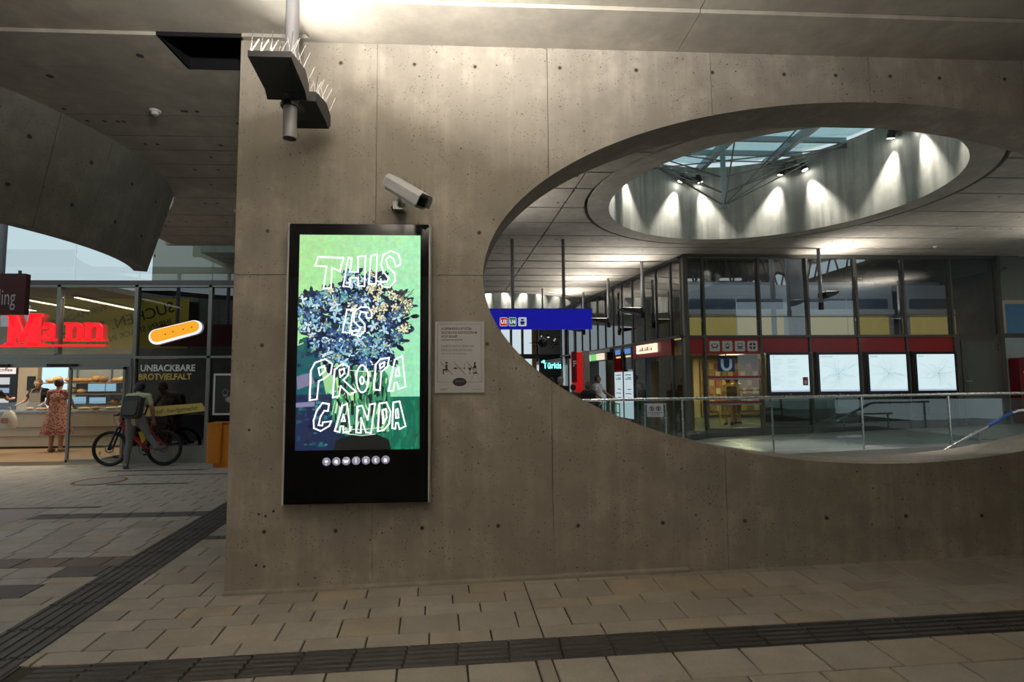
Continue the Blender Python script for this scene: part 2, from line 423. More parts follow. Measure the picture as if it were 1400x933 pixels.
# tactile guidance strips: ribbed plates
def tactile_plate(L, W, nr):
    b = B(); b.box(-L/2+.004, L/2-.004, -W/2, W/2, -.028, -.004)
    pitch = W/nr
    for i in range(nr):
        y = -W/2+pitch*(i+.5); w0, w1 = pitch*.30, pitch*.20
        b.add([(-L/2+.006,y-w0,-.004),(L/2-.006,y-w0,-.004),(L/2-.006,y+w0,-.004),(-L/2+.006,y+w0,-.004),
               (-L/2+.010,y-w1,.004),(L/2-.010,y-w1,.004),(L/2-.010,y+w1,.004),(-L/2+.010,y+w1,.004)],
              [(4,5,6,7),(0,1,5,4),(1,2,6,5),(2,3,7,6),(3,0,4,7)])
    me = b.mesh('tactile_plate'); me.materials.append(M_TACT); return me
tp = tactile_plate(.295, .255, 5)
x = -2.52
while x < 4.9:
    o = place('tactile_plate', tp, floor, (x+.1475, 3.222, fz(x+.1475)))
    o.rotation_euler = (0, -math.atan(.0222) if x > -2.2 else 0, 0); x += .297
tp2 = tactile_plate(.40, .445, 6)
ang = math.atan2(1.0, -.0935)
y = 2.62
while y < 8.6:
    ym = y+.2; xm = (stripL(ym)+stripR(ym))/2
    place('tactile_plate', tp2, floor, (xm, ym, fz(xm)+.0022), ang); y += .402
# manhole ring
b = B(); b.torus((-6.33, 9.42, .004), .36, .022, axis='z', n=40, m=6, flat=.3)
mh = thing('manhole_cover', 'round manhole cover with rusty ring in the paving before the bakery', 'manhole cover', (-6.33, 9.42, 0))
b.build('rim', plain('rusty_ring', (.22, .07, .045), .7), mh, True)
b = B(); b.lathe([(.34, -.01), (.34, .004)], (-6.33, 9.42, 0), 40); b.build('lid', M_TILE, mh)

# ================================================================== MAIN WALL with the elliptical opening
EX, EZ, EA, EB = 3.39, 2.44, 3.38, 1.54
WY0, WY1, WTOP = 4.30, 4.75, 4.39
wall = structure_root('wall_front', (0, 4.5, 0))
def ez(x): 
    t = 1-((x-EX)/EA)**2
    return EB*math.sqrt(t) if t > 0 else 0.0
def xsamples(a, b):
    s = {a, b}
    for i in range(241):
        x = EX-EA*math.cos(PI*i/240)
        if a < x < b: s.add(x)
    return sorted(s)
def wall_piece(b, a, c, up, y0, y1, zj=EZ):
    X = xsamples(a, c); lo = []; hi = []
    for x in X:
        inside = abs(x-EX) < EA
        if up: lo.append(EZ+ez(x) if inside else zj); hi.append(WTOP)
        else: lo.append(fz(x)-.08); hi.append(EZ-ez(x) if inside else zj)
    n = len(X)
    vs = [(x,y0,l) for x,l in zip(X,lo)]+[(x,y0,h) for x,h in zip(X,hi)]+[(x,y1,l) for x,l in zip(X,lo)]+[(x,y1,h) for x,h in zip(X,hi)]
    fs = []
    for i in range(n-1):
        fs += [(i,i+1,n+i+1,n+i), (2*n+i+1,2*n+i,3*n+i,3*n+i+1), (n+i,n+i+1,3*n+i+1,3*n+i), (2*n+i,2*n+i+1,i+1,i)]
    fs += [(0,n,3*n,2*n), (n-1,3*n-1,4*n-1,2*n-1)]
    b.add(vs, fs)
core = B()
for up in (True, False): wall_piece(core, XW+.002, 8.2, up, WY0+.014, WY1)
core.build('core', M_WALL, wall)
PX = [XW, -.852, .553, 1.955, 3.36, 4.77, 6.17, 8.2]
for i in range(len(PX)-1):
    for up in (True, False):
        a, c = PX[i]+(.0025 if i else 0), PX[i+1]-.0025
        if a > EX+EA: continue
        b = B(); wall_piece(b, a, min(c, 8.2), up, WY0, WY0+.0139, EZ+(.0185 if up else .0135)); b.build('formwork_panel', M_WALL, wall)
# tie-hole plugs: shallow cones with dark centres
thr = B(); thd = B()
for z, xl in ((4.215, [-1.149,-.55,-.05,.66,1.31,1.97,2.6,3.06,3.55,4.0,4.6]), (.468, [-1.667,-1.13,-.47,.12,.75,1.43,2.1,2.78,3.45,4.1]),
              (2.80, [-1.70,-.02]), (1.90, [-1.72,.04])):
    for x in xl:
        zz = z+random.uniform(-.01, .01)
        thr.cyl((x,WY0-.0006,zz), (x,WY0+.003,zz), .021, n=14); thd.cyl((x,WY0-.0012,zz), (x,WY0+.003,zz), .0135, n=12)
for x, z in ((-1.72,.22),(-1.66,.21),(-1.60,.62),(-1.71,.6),(-1.66,.585),(-1.8,1.24)): thd.cyl((x,WY0-.0012,z), (x,WY0+.003,z), .010, n=10)
thr.build('tie_plug', plain('tie_plug_grey', (.23, .205, .17), .8), wall); thd.build('tie_hole', plain('tie_hole_dark', (.045, .04, .035), .9), wall)
# dark drips above the display and the camera
dr_ = B(); rd = random.Random(4)
for i in range(95):
    x = rd.uniform(-1.50,-.40); L_ = rd.uniform(.012,.055); z = 2.845+rd.uniform(0,.02); w = rd.uniform(.0012,.0035)
    dr_.add([(x,4.2994,z),(x+w,4.2994,z),(x+w*.4,4.2994,z+L_)], [(0,1,2)])
for i in range(34):
    x = rd.uniform(-.70,-.46); L_ = rd.uniform(.03,.11); z = 3.20-(x+.7)*.45+rd.uniform(0,.05); w = rd.uniform(.0015,.004)
    dr_.add([(x,4.2994,z),(x+w,4.2994,z),(x+w*.4,4.2994,z+L_)], [(0,1,2)])
dr_.build('drip_stain', plain('drip_dark', (.10,.085,.07), .9), wall, kind='stuff')
# skirting of mortar along the foot of the wall
trim = structure_root('trim_1', (-.2, 4.28, 0))
b = B()
for a, c, h in ((XW, .62, .030), (.62, 1.62, .036)):
    b.add([(a,4.272,fz(a)-.02),(c,4.272,fz(c)-.02),(c,4.272,fz(c)+h*.6),(a,4.272,fz(a)+h*.6),(a,4.30,fz(a)+h),(c,4.30,fz(c)+h),(c,4.30,fz(c)-.02),(a,4.30,fz(a)-.02)],
          [(0,1,2,3),(3,2,5,4),(0,3,4,7),(1,6,5,2)])
b.build('mortar_fillet', concrete('mortar', (.42, .38, .32), pits=False), trim)

# ================================================================== CEILING
ceil = structure_root('ceiling', (0, 4, 4.39))
ZC = 4.39
HORN = (-7.7, 6.5); DR1 = (4.4, 7.9); DR2 = (0.8, 19.3)
def side_x(y): return 4.5-0.137*(y-11.6)
def diag_x(y): return 1.60-0.073*(y-4.3)
def region(b, y0, y1, fx0, fx1, z0, z1, circ=None):
    """slab between y0..y1 and fx0(y)..fx1(y), minus a circle (cx,cy,R); returns nothing if empty"""
    def quad(a, c, f0, f1, n=1):
        for k in range(n):
            ya = a+(c-a)*k/n; yb = a+(c-a)*(k+1)/n
            p = [(f0(ya),ya),(f1(ya),ya),(f1(yb),yb),(f0(yb),yb)]
            if p[1][0]-p[0][0] < 1e-3 and p[2][0]-p[3][0] < 1e-3: continue
            b.slab(p, z0, z1)
    if circ is None or y1 <= circ[1]-circ[2] or y0 >= circ[1]+circ[2]: quad(y0, y1, fx0, fx1); return
    cx, cy, R = circ
    lo, hi = max(y0, cy-R), min(y1, cy+R)
    if y0 < lo: quad(y0, lo, fx0, fx1)
    if hi < y1: quad(hi, y1, fx0, fx1)
    s = lambda y: math.sqrt(max(0, R*R-(y-cy)**2))
    n = max(4, int((hi-lo)/.1))
    if y0 < cy-R+.6 or y1 > cy+R-.6: n *= 3
    quad(lo, hi, fx0, lambda y: min(fx1(y), max(fx0(y), cx-s(y))), n); quad(lo, hi, lambda y: max(fx0(y), min(fx1(y), cx+s(y))), fx1, n)
K = lambda v: (lambda y: v)
def ceil_panel(y0, y1, f0, f1, circ=None, z=ZC, gap=.015, gy=None):
    gy = gap if gy is None else gy
    b = B(); region(b, y0+gy, y1-gy, lambda y: f0(y)+gap, lambda y: f1(y)-gap, z, z+.16, circ)
    if b.f: b.build('ceiling_slab', M_CEIL, ceil)
# in front of the wall (3 cm higher) and the strip along the wall
for a, c in ((-6, -3), (-3, 0.4), (.4, 2.3), (2.3, 3.81)):
    ceil_panel(a, c, K(-16), K(-1.39), (HORN[0], HORN[1], 3.5), z=ZC+.03, gap=.0025); ceil_panel(a, c, K(-1.39), K(1.67), z=ZC+.03, gap=.003); ceil_panel(a, c, K(1.67), K(9), z=ZC+.03, gap=.003)
ceil_panel(3.81, 4.262, K(-16), K(-1.39), (HORN[0], HORN[1], 3.5), z=ZC+.03, gap=.002)
ceil_panel(3.81, 4.36, K(-1.39), K(1.67), gap=.003); ceil_panel(3.81, 4.36, K(1.67), K(9), gap=.003)
ceil_panel(4.25, 4.36, K(-1.928), K(-1.385), gap=.001)
# left bay
LR = [4.262, 4.74, 5.16, 5.60, 6.09, 6.46, 6.89, 7.34, 8.15, 9.0, 9.71, 10.3, 10.88]
for i in range(len(LR)-1):
    a, c = LR[i], LR[i+1]
    xr = -1.9 if i else -2.58
    circ = (HORN[0], HORN[1], 3.5)
    left = -16 if a < 9.0 else -6.2
    ceil_panel(a, c, K(left), K(xr), circ, gap=.0025 if i < 3 else .007, gy=.0025 if i < 3 else .014)
# dark recess in the ceiling beside the wall top
b = B()
b.box(-2.60, -1.93, 4.262, 4.275, ZC, ZC+.5); b.box(-2.60, -1.93, 4.73, 4.74, ZC, ZC+.5); b.box(-2.60, -2.58, 4.26, 4.74, ZC, ZC+.5); b.box(-1.945, -1.93, 4.26, 4.74, ZC, ZC+.5); b.box(-2.6, -1.93, 4.26, 4.74, ZC+.5, ZC+.52)
b.build('recess_lining', M_ANTH, ceil)
# hall
HR = [4.36, 5.0, 5.6, 6.3, 6.95, 7.57, 8.43, 9.26, 10.1, 10.95, 11.58, 12.3, 13.1, 14.0, 14.8, 15.7, 16.5, 18, 19.5, 21, 22.2, 24, 26]
for i in range(len(HR)-1):
    a, c = HR[i], HR[i+1]
    if a < 11.5:
        ceil_panel(a, c, K(-1.9), diag_x, gy=.02); ceil_panel(a, c, diag_x, K(12.4), (DR1[0], DR1[1], 2.80), gy=.02)
    elif a < 16.4:
        ceil_panel(a, c, K(-6), diag_x, gy=.045); ceil_panel(a, c, diag_x, side_x, gy=.045)
    else: ceil_panel(a, c, K(-6), side_x, (DR2[0], DR2[1], 2.80))
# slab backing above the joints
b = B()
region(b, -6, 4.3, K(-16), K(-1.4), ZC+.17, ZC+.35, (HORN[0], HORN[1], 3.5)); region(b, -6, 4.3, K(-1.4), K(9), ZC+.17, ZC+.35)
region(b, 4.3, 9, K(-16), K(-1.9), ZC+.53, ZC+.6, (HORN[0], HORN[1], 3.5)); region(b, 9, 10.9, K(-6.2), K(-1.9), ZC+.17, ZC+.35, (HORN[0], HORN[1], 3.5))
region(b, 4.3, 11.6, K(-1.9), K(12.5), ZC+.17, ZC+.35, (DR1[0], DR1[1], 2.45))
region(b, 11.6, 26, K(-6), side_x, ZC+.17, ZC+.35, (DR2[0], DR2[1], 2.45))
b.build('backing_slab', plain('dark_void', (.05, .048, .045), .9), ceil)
b = B(); b.box(-6.3, -1.9, 10.9, 10.98, ZC-.02, ZC+.3); b.build('edge_beam', M_CEIL, ceil)
# small embedded fittings in the ceiling (form-tie caps)
b = B()
for i in range(70):
    x = random.uniform(-6, -2.2); y = random.choice([5.5, 5.75, 6.3, 6.65, 7.05, 7.6, 8.4, 9.4]); 
    if math.hypot(x-HORN[0], y-HORN[1]) > 3.6: b.cyl((x,y,ZC-.001), (x,y,ZC+.02), .022, n=10)
for i in range(60):
    x = random.uniform(0.2, 10.5); y = random.choice([5.5, 6.1, 6.5, 7.1, 7.7, 8.2, 8.7, 9.4, 10.4, 11.2])
    if math.hypot(x-DR1[0], y-DR1[1]) > 2.9: b.cyl((x,y,ZC-.001), (x,y,ZC+.02), .022, n=10)
for x, y in ((-3.0, 3.4), (-1.9, 3.72), (-2.9, 4.55), (-3.9, 4.9)): b.cyl((x,y,ZC+.029 if y < 4.2 else ZC-.001), (x,y,ZC+.05), .03, n=14)
b.build('form_tie', plain('form_tie_dark', (.07, .065, .06), .8), ceil)
# ceiling smoke detectors
def detector(x, y, lab):
    t = thing('smoke_detector', lab, 'smoke detector', (x, y, ZC))
    b = B(); b.lathe([(.05, -.018), (.055, 0)], (x,y,ZC), 18); b.build('base', M_WHITE, t, True)
    b = B(); b.lathe([(.012, -.05), (.032, -.045), (.036, -.018)], (x,y,ZC), 16); b.build('sensor_head', M_WHITE, t, True)
detector(-3.33, 5.5, 'small white smoke detector on the concrete ceiling left of the wall')
detector(-3.95, 8.75, 'white smoke detector on the ceiling far back, before the bakery glazing')
detector(9.6, 10.7, 'small white smoke detector on the hall ceiling right of the oculus')

# ================================================================== OCULUS DRUMS (round roof openings)
def drum(cx, cy, idx, label, detail):
    root = structure_root('trim_%d' % idx, (cx, cy, ZC))
    n = 96; R = 2.4
    ring = B()
    for i in range(n):
        t0, t1 = 2*PI*i/n, 2*PI*(i+1)/n
        p = [(cx+r*math.cos(t), cy+r*math.sin(t)) for r, t in ((R,t0),(2.745,t0),(2.745,t1),(R,t1))]
        ring.add([(*p[0],ZC),(*p[1],ZC),(*p[2],ZC),(*p[3],ZC),(*p[1],ZC+.17),(*p[2],ZC+.17)], [(3,2,1,0),(1,2,5,4)])
    ring.build('oculus_ring', M_CEIL, root, True)
    w = B()
    for i in range(n):
        t0, t1 = 2*PI*i/n, 2*PI*(i+1)/n
        q = lambda r, t, z: (cx+r*math.cos(t), cy+r*math.sin(t), z)
        zt = 5.86
        w.add([q(R,t0,ZC),q(R,t1,ZC),q(R,t1,zt),q(R,t0,zt),q(R+.2,t0,ZC+.36),q(R+.2,t1,ZC+.36),q(R+.2,t1,zt),q(R+.2,t0,zt)], [(0,1,2,3),(5,4,7,6),(3,2,6,7)])
    w.build('drum_wall', M_BOARD, root, True)
    # glass roof panes between steel beams
    zg = 5.90; beams = B()
    k = -2.4
    lines = [-1.8, -1.2, -.6, 0, .6, 1.2, 1.8]
    for u in lines:
        h = math.sqrt(2.5*2.5-u*u); beams.box(cx-h, cx+h, cy+u-.03, cy+u+.03, zg-.04, zg+.05)
    for u in (-1.2, 0, 1.2):
        h = math.sqrt(2.5*2.5-u*u); beams.box(cx+u-.05, cx+u+.05, cy-h, cy+h, zg-.12, zg+.02)
    beams.build('roof_beam', plain('roof_steel', (.30, .36, .38), .45, .4), root)
    ys = [-2.5]+lines+[2.5]; xsn = [-2.5, -1.2, 0, 1.2, 2.5]
    for j in range(len(ys)-1):
        for i in range(len(xsn)-1):
            P = [(xsn[i],ys[j]),(xsn[i+1],ys[j]),(xsn[i+1],ys[j+1]),(xsn[i],ys[j+1])]
            P = [(x, y) if math.hypot(x, y) <= 2.5 else (x*2.5/math.hypot(x, y), y*2.5/math.hypot(x, y)) for x, y in P]
            b = B(); b.slab([(cx+x, cy+y) for x, y in P], zg+.055, zg+.075); b.build('roof_pane', glass('roof_glass', (.78, .90, .90), .04, .3), root)
    if detail:
        mast = B(); mx, my = 4.25, 9.0
        mast.cyl((mx,my,4.62), (mx,my,5.9), .045, n=12); mast.cyl((mx,my,4.60), (mx,my,4.63), .075, n=12)
        mast.build('mast', plain('roof_steel', (.3,.36,.38)), root, True)
        cb = B()
        ends = [(3.3, 10.03, 5.8), (2.35, 9.05, 5.8), (6.5, 8.95, 5.8), (6.0, 9.65, 5.8), (4.9, 5.6, 5.8), (3.2, 5.85, 5.8)]
        for k, z in enumerate((4.64, 4.86, 5.15, 5.45)):
            for e in ends[:4]: cb.cyl((mx,my,z), (e[0],e[1],e[2]-.03*k), .012, n=6)
        for e in ends[4:]: cb.cyl((mx,my,4.64), e, .012, n=6)
        cb.build('tension_cable', M_STEELDK, root)
    # spot fixtures along the drum wall, two heads each
    angs = [97, 49, 1, 313, 265, 217, 145] if detail else [60, 95, 130, 160, 20, 200]
    for a in angs:
        t = math.radians(a); px, py = cx+(R-.02)*math.cos(t), cy+(R-.02)*math.sin(t)
        od = ('first','second','third','fourth','fifth','sixth','seventh','eighth')[angs.index(a)]
        lab = {97: 'black twin spotlight on the oculus wall left of the hanging mast', 49: 'black twin spotlight on the oculus wall right of the hanging mast'}.get(a) if detail else None
        th = thing('twin_spotlight', lab or ('%s black twin spotlight round the wall of the %s' % (od, label)), 'spotlight', (px,py,5.6), 'spotlights inside the %s' % label)
        b = B(); tx, ty = -math.sin(t), math.cos(t); ix, iy = -math.cos(t), -math.sin(t)
        b.cyl((px-tx*.22,py-ty*.22,5.62), (px+tx*.22,py+ty*.22,5.62), .03, n=8); b.build('bar', M_BLACK, th, True)
        for sgn in (-1, 1):
            hx, hy = px+tx*.16*sgn+ix*.12, py+ty*.16*sgn+iy*.12
            d = Vector((tx*.30*sgn-ix*.09, ty*.30*sgn-iy*.09, -1)).normalized()
            h0 = Vector((hx,hy,5.66)); h1 = h0+d*.16
            b = B(); b.cyl(h0, h1, .045, .062, n=12); hd = b.build('lamp_head', M_BLACK, th, True)
            b = B(); b.cyl(h1+d*.001, h1+d*.006, .05, n=12); b.build('lens', glow('spot_lens', (1, .98, .93), 40), hd)
            ld = bpy.data.lights.new('spot_lamp', 'SPOT'); ld.energy = SPOT_W; ld.spot_size = math.radians(48); ld.spot_blend = 1.0; ld.color = NEUTRAL; ld.shadow_soft_size = .03
            lo = link(bpy.data.objects.new('spot_lamp', ld)); child_of(lo, th); lo.location = h1+d*.02
            lo.rotation_mode = 'QUATERNION'; lo.rotation_quaternion = d.to_track_quat('-Z', 'Y')
drum(DR1[0], DR1[1], 2, 'near oculus', True)
drum(DR2[0], DR2[1], 3, 'far oculus', False)

# hanging curved concrete apron over the bakery forecourt
horn = structure_root('wall_drum', (HORN[0], HORN[1], 3.2))
NSEG = 15; A0, A1 = math.radians(-128), math.radians(26)
for i in range(NSEG):
    t0, t1 = A0+(A1-A0)*i/NSEG+.0012, A0+(A1-A0)*(i+1)/NSEG-.0012
    b = B(); seg = 4
    for k in range(seg):
        a0, a1 = t0+(t1-t0)*k/seg, t0+(t1-t0)*(k+1)/seg
        q = lambda r, t, z: (HORN[0]+r*math.cos(t), HORN[1]+r*math.sin(t), z)
        zt = 4.56
        vs = [q(3.22,a0,3.21),q(3.22,a1,3.21),q(3.55,a1,zt),q(3.55,a0,zt),q(3.06,a0,3.21),q(3.06,a1,3.21),q(3.36,a1,zt),q(3.36,a0,zt)]
        fs = [(0,1,2,3),(5,4,7,6),(4,5,1,0)]
        if k == 0: fs.append((0,3,7,4))
        if k == seg-1: fs.append((1,5,6,2))
        b.add(vs, fs)
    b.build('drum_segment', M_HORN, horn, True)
for k in range(9):
    t = -1.1+k*.19
    for z in (3.55, 4.05):
        r = 3.22+(z-3.21)/1.35*.33; tt = t+.05*z; p = Vector((HORN[0]+r*math.cos(tt), HORN[1]+r*math.sin(tt), z)); d = Vector((math.cos(tt), math.sin(tt), 0))
        b = B(); b.cyl(p-d*.01, p+d*.004, .022, n=10); b.build('tie_hole', plain('tie_hole_dark', (.045, .04, .035)), horn)

# ================================================================== FLOODLIGHT POLE in front of the wall
def area_light(name, parent, loc, d, sx, sy, energy, color, spread=180):
    ld = bpy.data.lights.new(name, 'AREA'); ld.shape = 'RECTANGLE'; ld.size = sx; ld.size_y = sy; ld.energy = energy; ld.color = color; ld.spread = math.radians(spread)
    o = link(bpy.data.objects.new(name, ld)); child_of(o, parent); o.location = loc
    o.rotation_mode = 'QUATERNION'; o.rotation_quaternion = Vector(d).normalized().to_track_quat('-Z', 'Y'); return o
def prism_x(b, prof, x0, x1, sh=0.0):
    n = len(prof)
    b.add([(x0+sh*(y-prof[0][0]),y,z) for y,z in prof]+[(x1+sh*(y-prof[0][0]),y,z) for y,z in prof],
          [tuple(range(n-1,-1,-1)), tuple(range(n,2*n))]+[(i,(i+1)%n,(i+1)%n+n,i+n) for i in range(n)])
M_LENS = glow('flood_lens', (1.0, .93, .8), 2.0)
M_SPIKE = plain('spike_steel', (.85, .85, .85), .2, .9)
def flood_pole(ox, oy, label, energy, spikes=True, ay=-1.0):
    fx = lambda x: x+ox
    lamp = thing('floodlight_pole', label, 'floodlight', (ox, oy, 3.345), 'ceiling floodlight poles')
    b = B(); b.cyl((ox,oy,3.345), (ox,oy,ZC), .0475, n=24); b.build('pole', M_GREYMET, lamp, True)
    b = B(); b.cyl((ox,oy,3.343), (ox,oy,3.35), .045, n=24); b.build('end_cap', M_ANTH, lamp)
    def head(prof, x0, x1, sh, spikes_y, up, e):
        prof = [(y+oy, z) for y, z in prof]; x0 += ox; x1 += ox; spikes_y += oy
        b = B(); prism_x(b, prof, x0, x1, sh); h = b.build('lamp_head', M_ANTH, lamp)
        ys = [p[0] for p in prof]; y0, y1 = min(ys), max(ys); zt = max(p[1] for p in prof)
        (ya, za), (yb, zb) = prof[1], prof[2]; la, lb = ya+(yb-ya)*.12, ya+(yb-ya)*.92; ka, kb = za+(zb-za)*.12, za+(zb-za)*.92
        b = B(); prism_x(b, [(la,ka-.002),(la,ka+.002),(lb,kb+.002),(lb,kb-.002)], x0+.03, x1-.03, sh); b.build('lens', M_LENS, h)
        zf = prof[1][1]
        if spikes:
            for i in range(5):
                b = B(); x = x0+.012+(x1-x0-.024)*i/4
                for j, dy in enumerate((-.05, .04)): b.cyl((x,spikes_y,zf-.01), (x+.035,spikes_y+dy,zf+.11), .0022, n=5)
                b.cyl((x,spikes_y,zf-.012), (x,spikes_y,zf+.035), .006, .003, n=6); b.build('bird_spike', M_SPIKE, h)
            for i in range(4):
                b = B(); y = y0+.03+(y1-y0-.06)*i/3; xx = x1+sh*(y-prof[0][0])-.008
                for dx in (-.03, .05): zs = zf+(zt-zf)*min(1, max(0, (y-y0)/(prof[2][0]-y0))) if y < prof[2][0] else zt-(y-prof[2][0])*.6; b.cyl((xx,y,zs-.02), (xx+dx,y+.01,zs+.11), .0022, n=5)
                b.build('bird_spike', M_SPIKE, h)
        area_light('flood_lamp', lamp, ((x0+x1)/2+sh*.15, (y0+y1)/2, zt+.012), up, x1-x0-.08, y1-y0-.1, e, NEUTRAL, 140)
    head([(-.41,3.70),(-.41,3.74),(-.11,3.80),(-.01,3.74),(-.01,3.66),(-.055,3.602),(-.11,3.648)], -.13, .145, -.03, -.40, (-.15,1.1*ay,1), energy)
    head([(.075,3.665),(.075,3.74),(.27,3.76),(.36,3.70),(.36,3.62),(.32,3.575),(.26,3.61)], -.085, .155, .10, .09, (.6,1.0*ay,1), energy*.8)
    b = B(); b.cyl((ox,oy-.065,3.60), (ox,oy-.065,3.68), .03, n=10); b.cyl((ox,oy+.065,3.60), (ox,oy+.065,3.66), .03, n=10); b.cyl((ox,oy,3.575), (ox,oy,3.625), .062, n=16)
    b.box(ox-.07,ox+.07,oy-.01,oy+.09,3.585,3.61); b.build('clamp', M_BLACK, lamp)
flood_pole(-.75, 2.05, 'unseen ceiling floodlight pole added above the viewer, outside the picture', LAMP_NEAR, False, .45)  # added out of view so its ceiling bounce brightens the wall top
flood_pole(-1.37, 3.81, 'grey ceiling pole with two black uplight floodlights and bird spikes before the wall', LAMP_UP)
for x, y, w in ((-1.4, -.9, 'behind the viewer'), (-5.6, -.6, 'behind the viewer and to the left')):
    flood_pole(x, y, 'unseen ceiling floodlight pole added %s, outside the picture' % w, LAMP_BACK, False)  # unseen poles added for soft general light off the ceiling

# ================================================================== CCTV CAMERA
cc = thing('security_camera', 'white wall-mounted security camera in a long housing above the display', 'camera', (-.66, 4.29, 3.0))
p0 = Vector((-.695, 4.12, 3.135)); p1 = Vector((-.445, 3.92, 2.930)); L = (p1-p0); ln = L.length; L.normalize()
side = Vector((0,0,1)).cross(L).normalized(); upv = L.cross(side)
MT = Matrix(((side.x,L.x,upv.x,p0.x),(side.y,L.y,upv.y,p0.y),(side.z,L.z,upv.z,p0.z),(0,0,0,1)))
b = B(); b.cbox(-.055,.055,0,ln,-.055,.05,.024,'y'); b.xf(MT); b.build('housing', plain('camera_white', (.62,.63,.66), .4), cc, True)
b = B()
pr = [(-.068,-.03),(-.068,.034),(-.05,.063),(.05,.063),(.068,.034),(.068,-.03)]
for i in range(len(pr)-1):
    (xa,za),(xb,zb) = pr[i],pr[i+1]; b.add([(xa,-.02,za),(xb,-.02,zb),(xb,ln+.035,zb),(xa,ln+.035,za),(xa*1.03,-.02,za*1.03+.002),(xb*1.03,-.02,zb*1.03+.002),(xb*1.03,ln+.035,zb*1.03+.002),(xa*1.03,ln+.035,za*1.03+.002)], [(0,1,2,3),(7,6,5,4),(3,2,6,7),(0,4,5,1)])
b.xf(MT); b.build('sun_shield', plain('camera_white', (.62,.63,.66)), cc)
b = B(); b.cbox(-.05,.05,ln,ln+.008,-.05,.046,.018,'y'); b.xf(MT); fr = b.build('front_plate', plain('camera_grey', (.25,.25,.26), .4), cc)
b = B(); b.box(-.036,.036,ln+.008,ln+.011,-.032,.036); b.xf(MT); b.build('lens_window', M_GLOSSBLACK, fr)
b = B(); b.tube([(-.62,4.06,3.05),(-.64,4.15,3.0),(-.655,4.22,2.995)], .016, 10); b.build('arm', M_STEEL, cc, True)
b = B(); b.cbox(-.70,-.61,4.20,4.30,2.965,3.03,.01,'y'); b.build('bracket', M_STEEL, cc)
b = B(); b.tube([(-.69,4.25,3.03),(-.72,4.28,3.0),(-.71,4.29,2.98)], .008, 6); b.build('cable', M_BLACK, cc, True)

# ================================================================== DIGITAL ADVERTISING DISPLAY
DX0, DX1, DZ0, DZ1, DY = -1.505, -.402, .690, 2.838, 4.195
disp = thing('advertising_display', 'tall black digital advertising display showing a flower painting with white hand lettering', 'display', (-.95, 4.3, DZ0))
b = B(); b.cbox(DX0+.012, DX1-.012, DY, 4.30, DZ0, DZ1, .012, 'y'); b.build('casing', M_GLOSSBLACK, disp, True)
for s, x in ((0, DX0), (1, DX1-.014)):
    b = B(); b.cbox(x, x+.014, DY-.006, 4.29, DZ0-.004, DZ1+.004, .004, 'z'); b.build('edge_profile', plain('bright_aluminium', (.86,.86,.88), .3, .25), disp)
SX0, SX1, SZ0, SZ1 = -1.413, -.481, 1.089, 2.751
def sp(px, py):
    """point of the picture, given on a 1000 x 1780 sheet"""
    return (SX0+(SX1-SX0)*px/1000.0, SZ1-(SZ1-SZ0)*py/1780.0)
def t5(x, y):     # sketch sheet A (upper half)
    px, py = 380+x/5.832, 300+y/5.832; l = 410-8*(py-321)/296; r = 575-2*(py-321)/296
    return sp((px-l)/(r-l)*1000, (py-321)/295.0*1780)
def t6(x, y):     # sketch sheet B (lower half)
    px, py = 380+x/3.886, 460+y/3.886; l = 410-8*(py-321)/296; r = 575-2*(py-321)/296
    return sp((px-l)/(r-l)*1000, (py-321)/295.0*1780)
rnd = random.Random(11)
LY = [DY-.0008]
def lay(): LY[0] -= .0000045; return LY[0]
pic = B()
def shape(pts, col): y = lay(); pic.poly([(*(q[0],), y, q[1]) for q in pts], col)
def rect(a, b_, c, d, col): shape([sp(a,d), sp(c,d), sp(c,b_), sp(a,b_)], col)
# wall of the picture: washes of green
for i in range(26):
    for j in range(20):
        u, v = j/20, i/26
        base = (.40+.06*(1-u)-.05*v, .86-.02*v+.04*u, .34+.16*u+.06*v)
        base = tuple(max(0, min(1, k*rnd.uniform(.93, 1.05))) for k in base)
        rect(j*50, i*52, j*50+50, i*52+52, base)
rect(0, 1352, 1000, 1780, (.0, .14, .085))
for i in range(170):
    x, y = rnd.uniform(420, 1000), rnd.uniform(1352, 1780); k = rnd.uniform(.6, 1.9); w = rnd.uniform(10, 30); h = rnd.uniform(30, 110)
    shape([sp(x,y+h) if y+h < 1780 else sp(x,1780), sp(min(x+w,1000),min(y+h*.8,1780)), sp(min(x+w*1.3,1000),y), sp(x,y)], (.004*k, .15*k, .075*k))
# dark things at the left: blue-green mass, books
shape([sp(0,930),sp(90,900),sp(200,960),sp(260,1060),sp(290,1250),sp(240,1350),sp(0,1380)], (.006,.11,.13))
shape([sp(0,1330),sp(330,1330),sp(420,1780),sp(0,1780)], (.008,.02,.075))
for i in range(130):
    x, y = rnd.uniform(0, 340), rnd.uniform(960, 1760); w = rnd.uniform(12, 50); h = rnd.uniform(8, 40); k = rnd.uniform(.4, 1.7)
    col = rnd.choice([(.01*k,.12*k,.13*k),(.012*k,.03*k,.11*k),(.03*k,.16*k,.17*k),(.02*k,.02*k,.06*k)])
    shape([sp(x,y+h),sp(min(x+w,1000),y+h*.7),sp(x+w*.9,y),sp(x+w*.1,y-h*.2)], col)
shape([sp(0,1180),sp(110,1150),sp(150,1235),sp(10,1290)], (.22,.21,.34)); shape([sp(0,1395),sp(150,1385),sp(150,1425),sp(0,1432)], (.25,.24,.42))
shape([sp(180,980),sp(300,960),sp(330,1230),sp(240,1330),sp(200,1150)], (.36,.70,.30))
for i in range(14):
    x, y = rnd.uniform(0, 110), rnd.uniform(860, 980); shape([sp(x,y+40),sp(x+30,y+25),sp(x+45,y-10),sp(x+8,y)], rnd.choice([(.01,.09,.09),(.02,.14,.13)]))
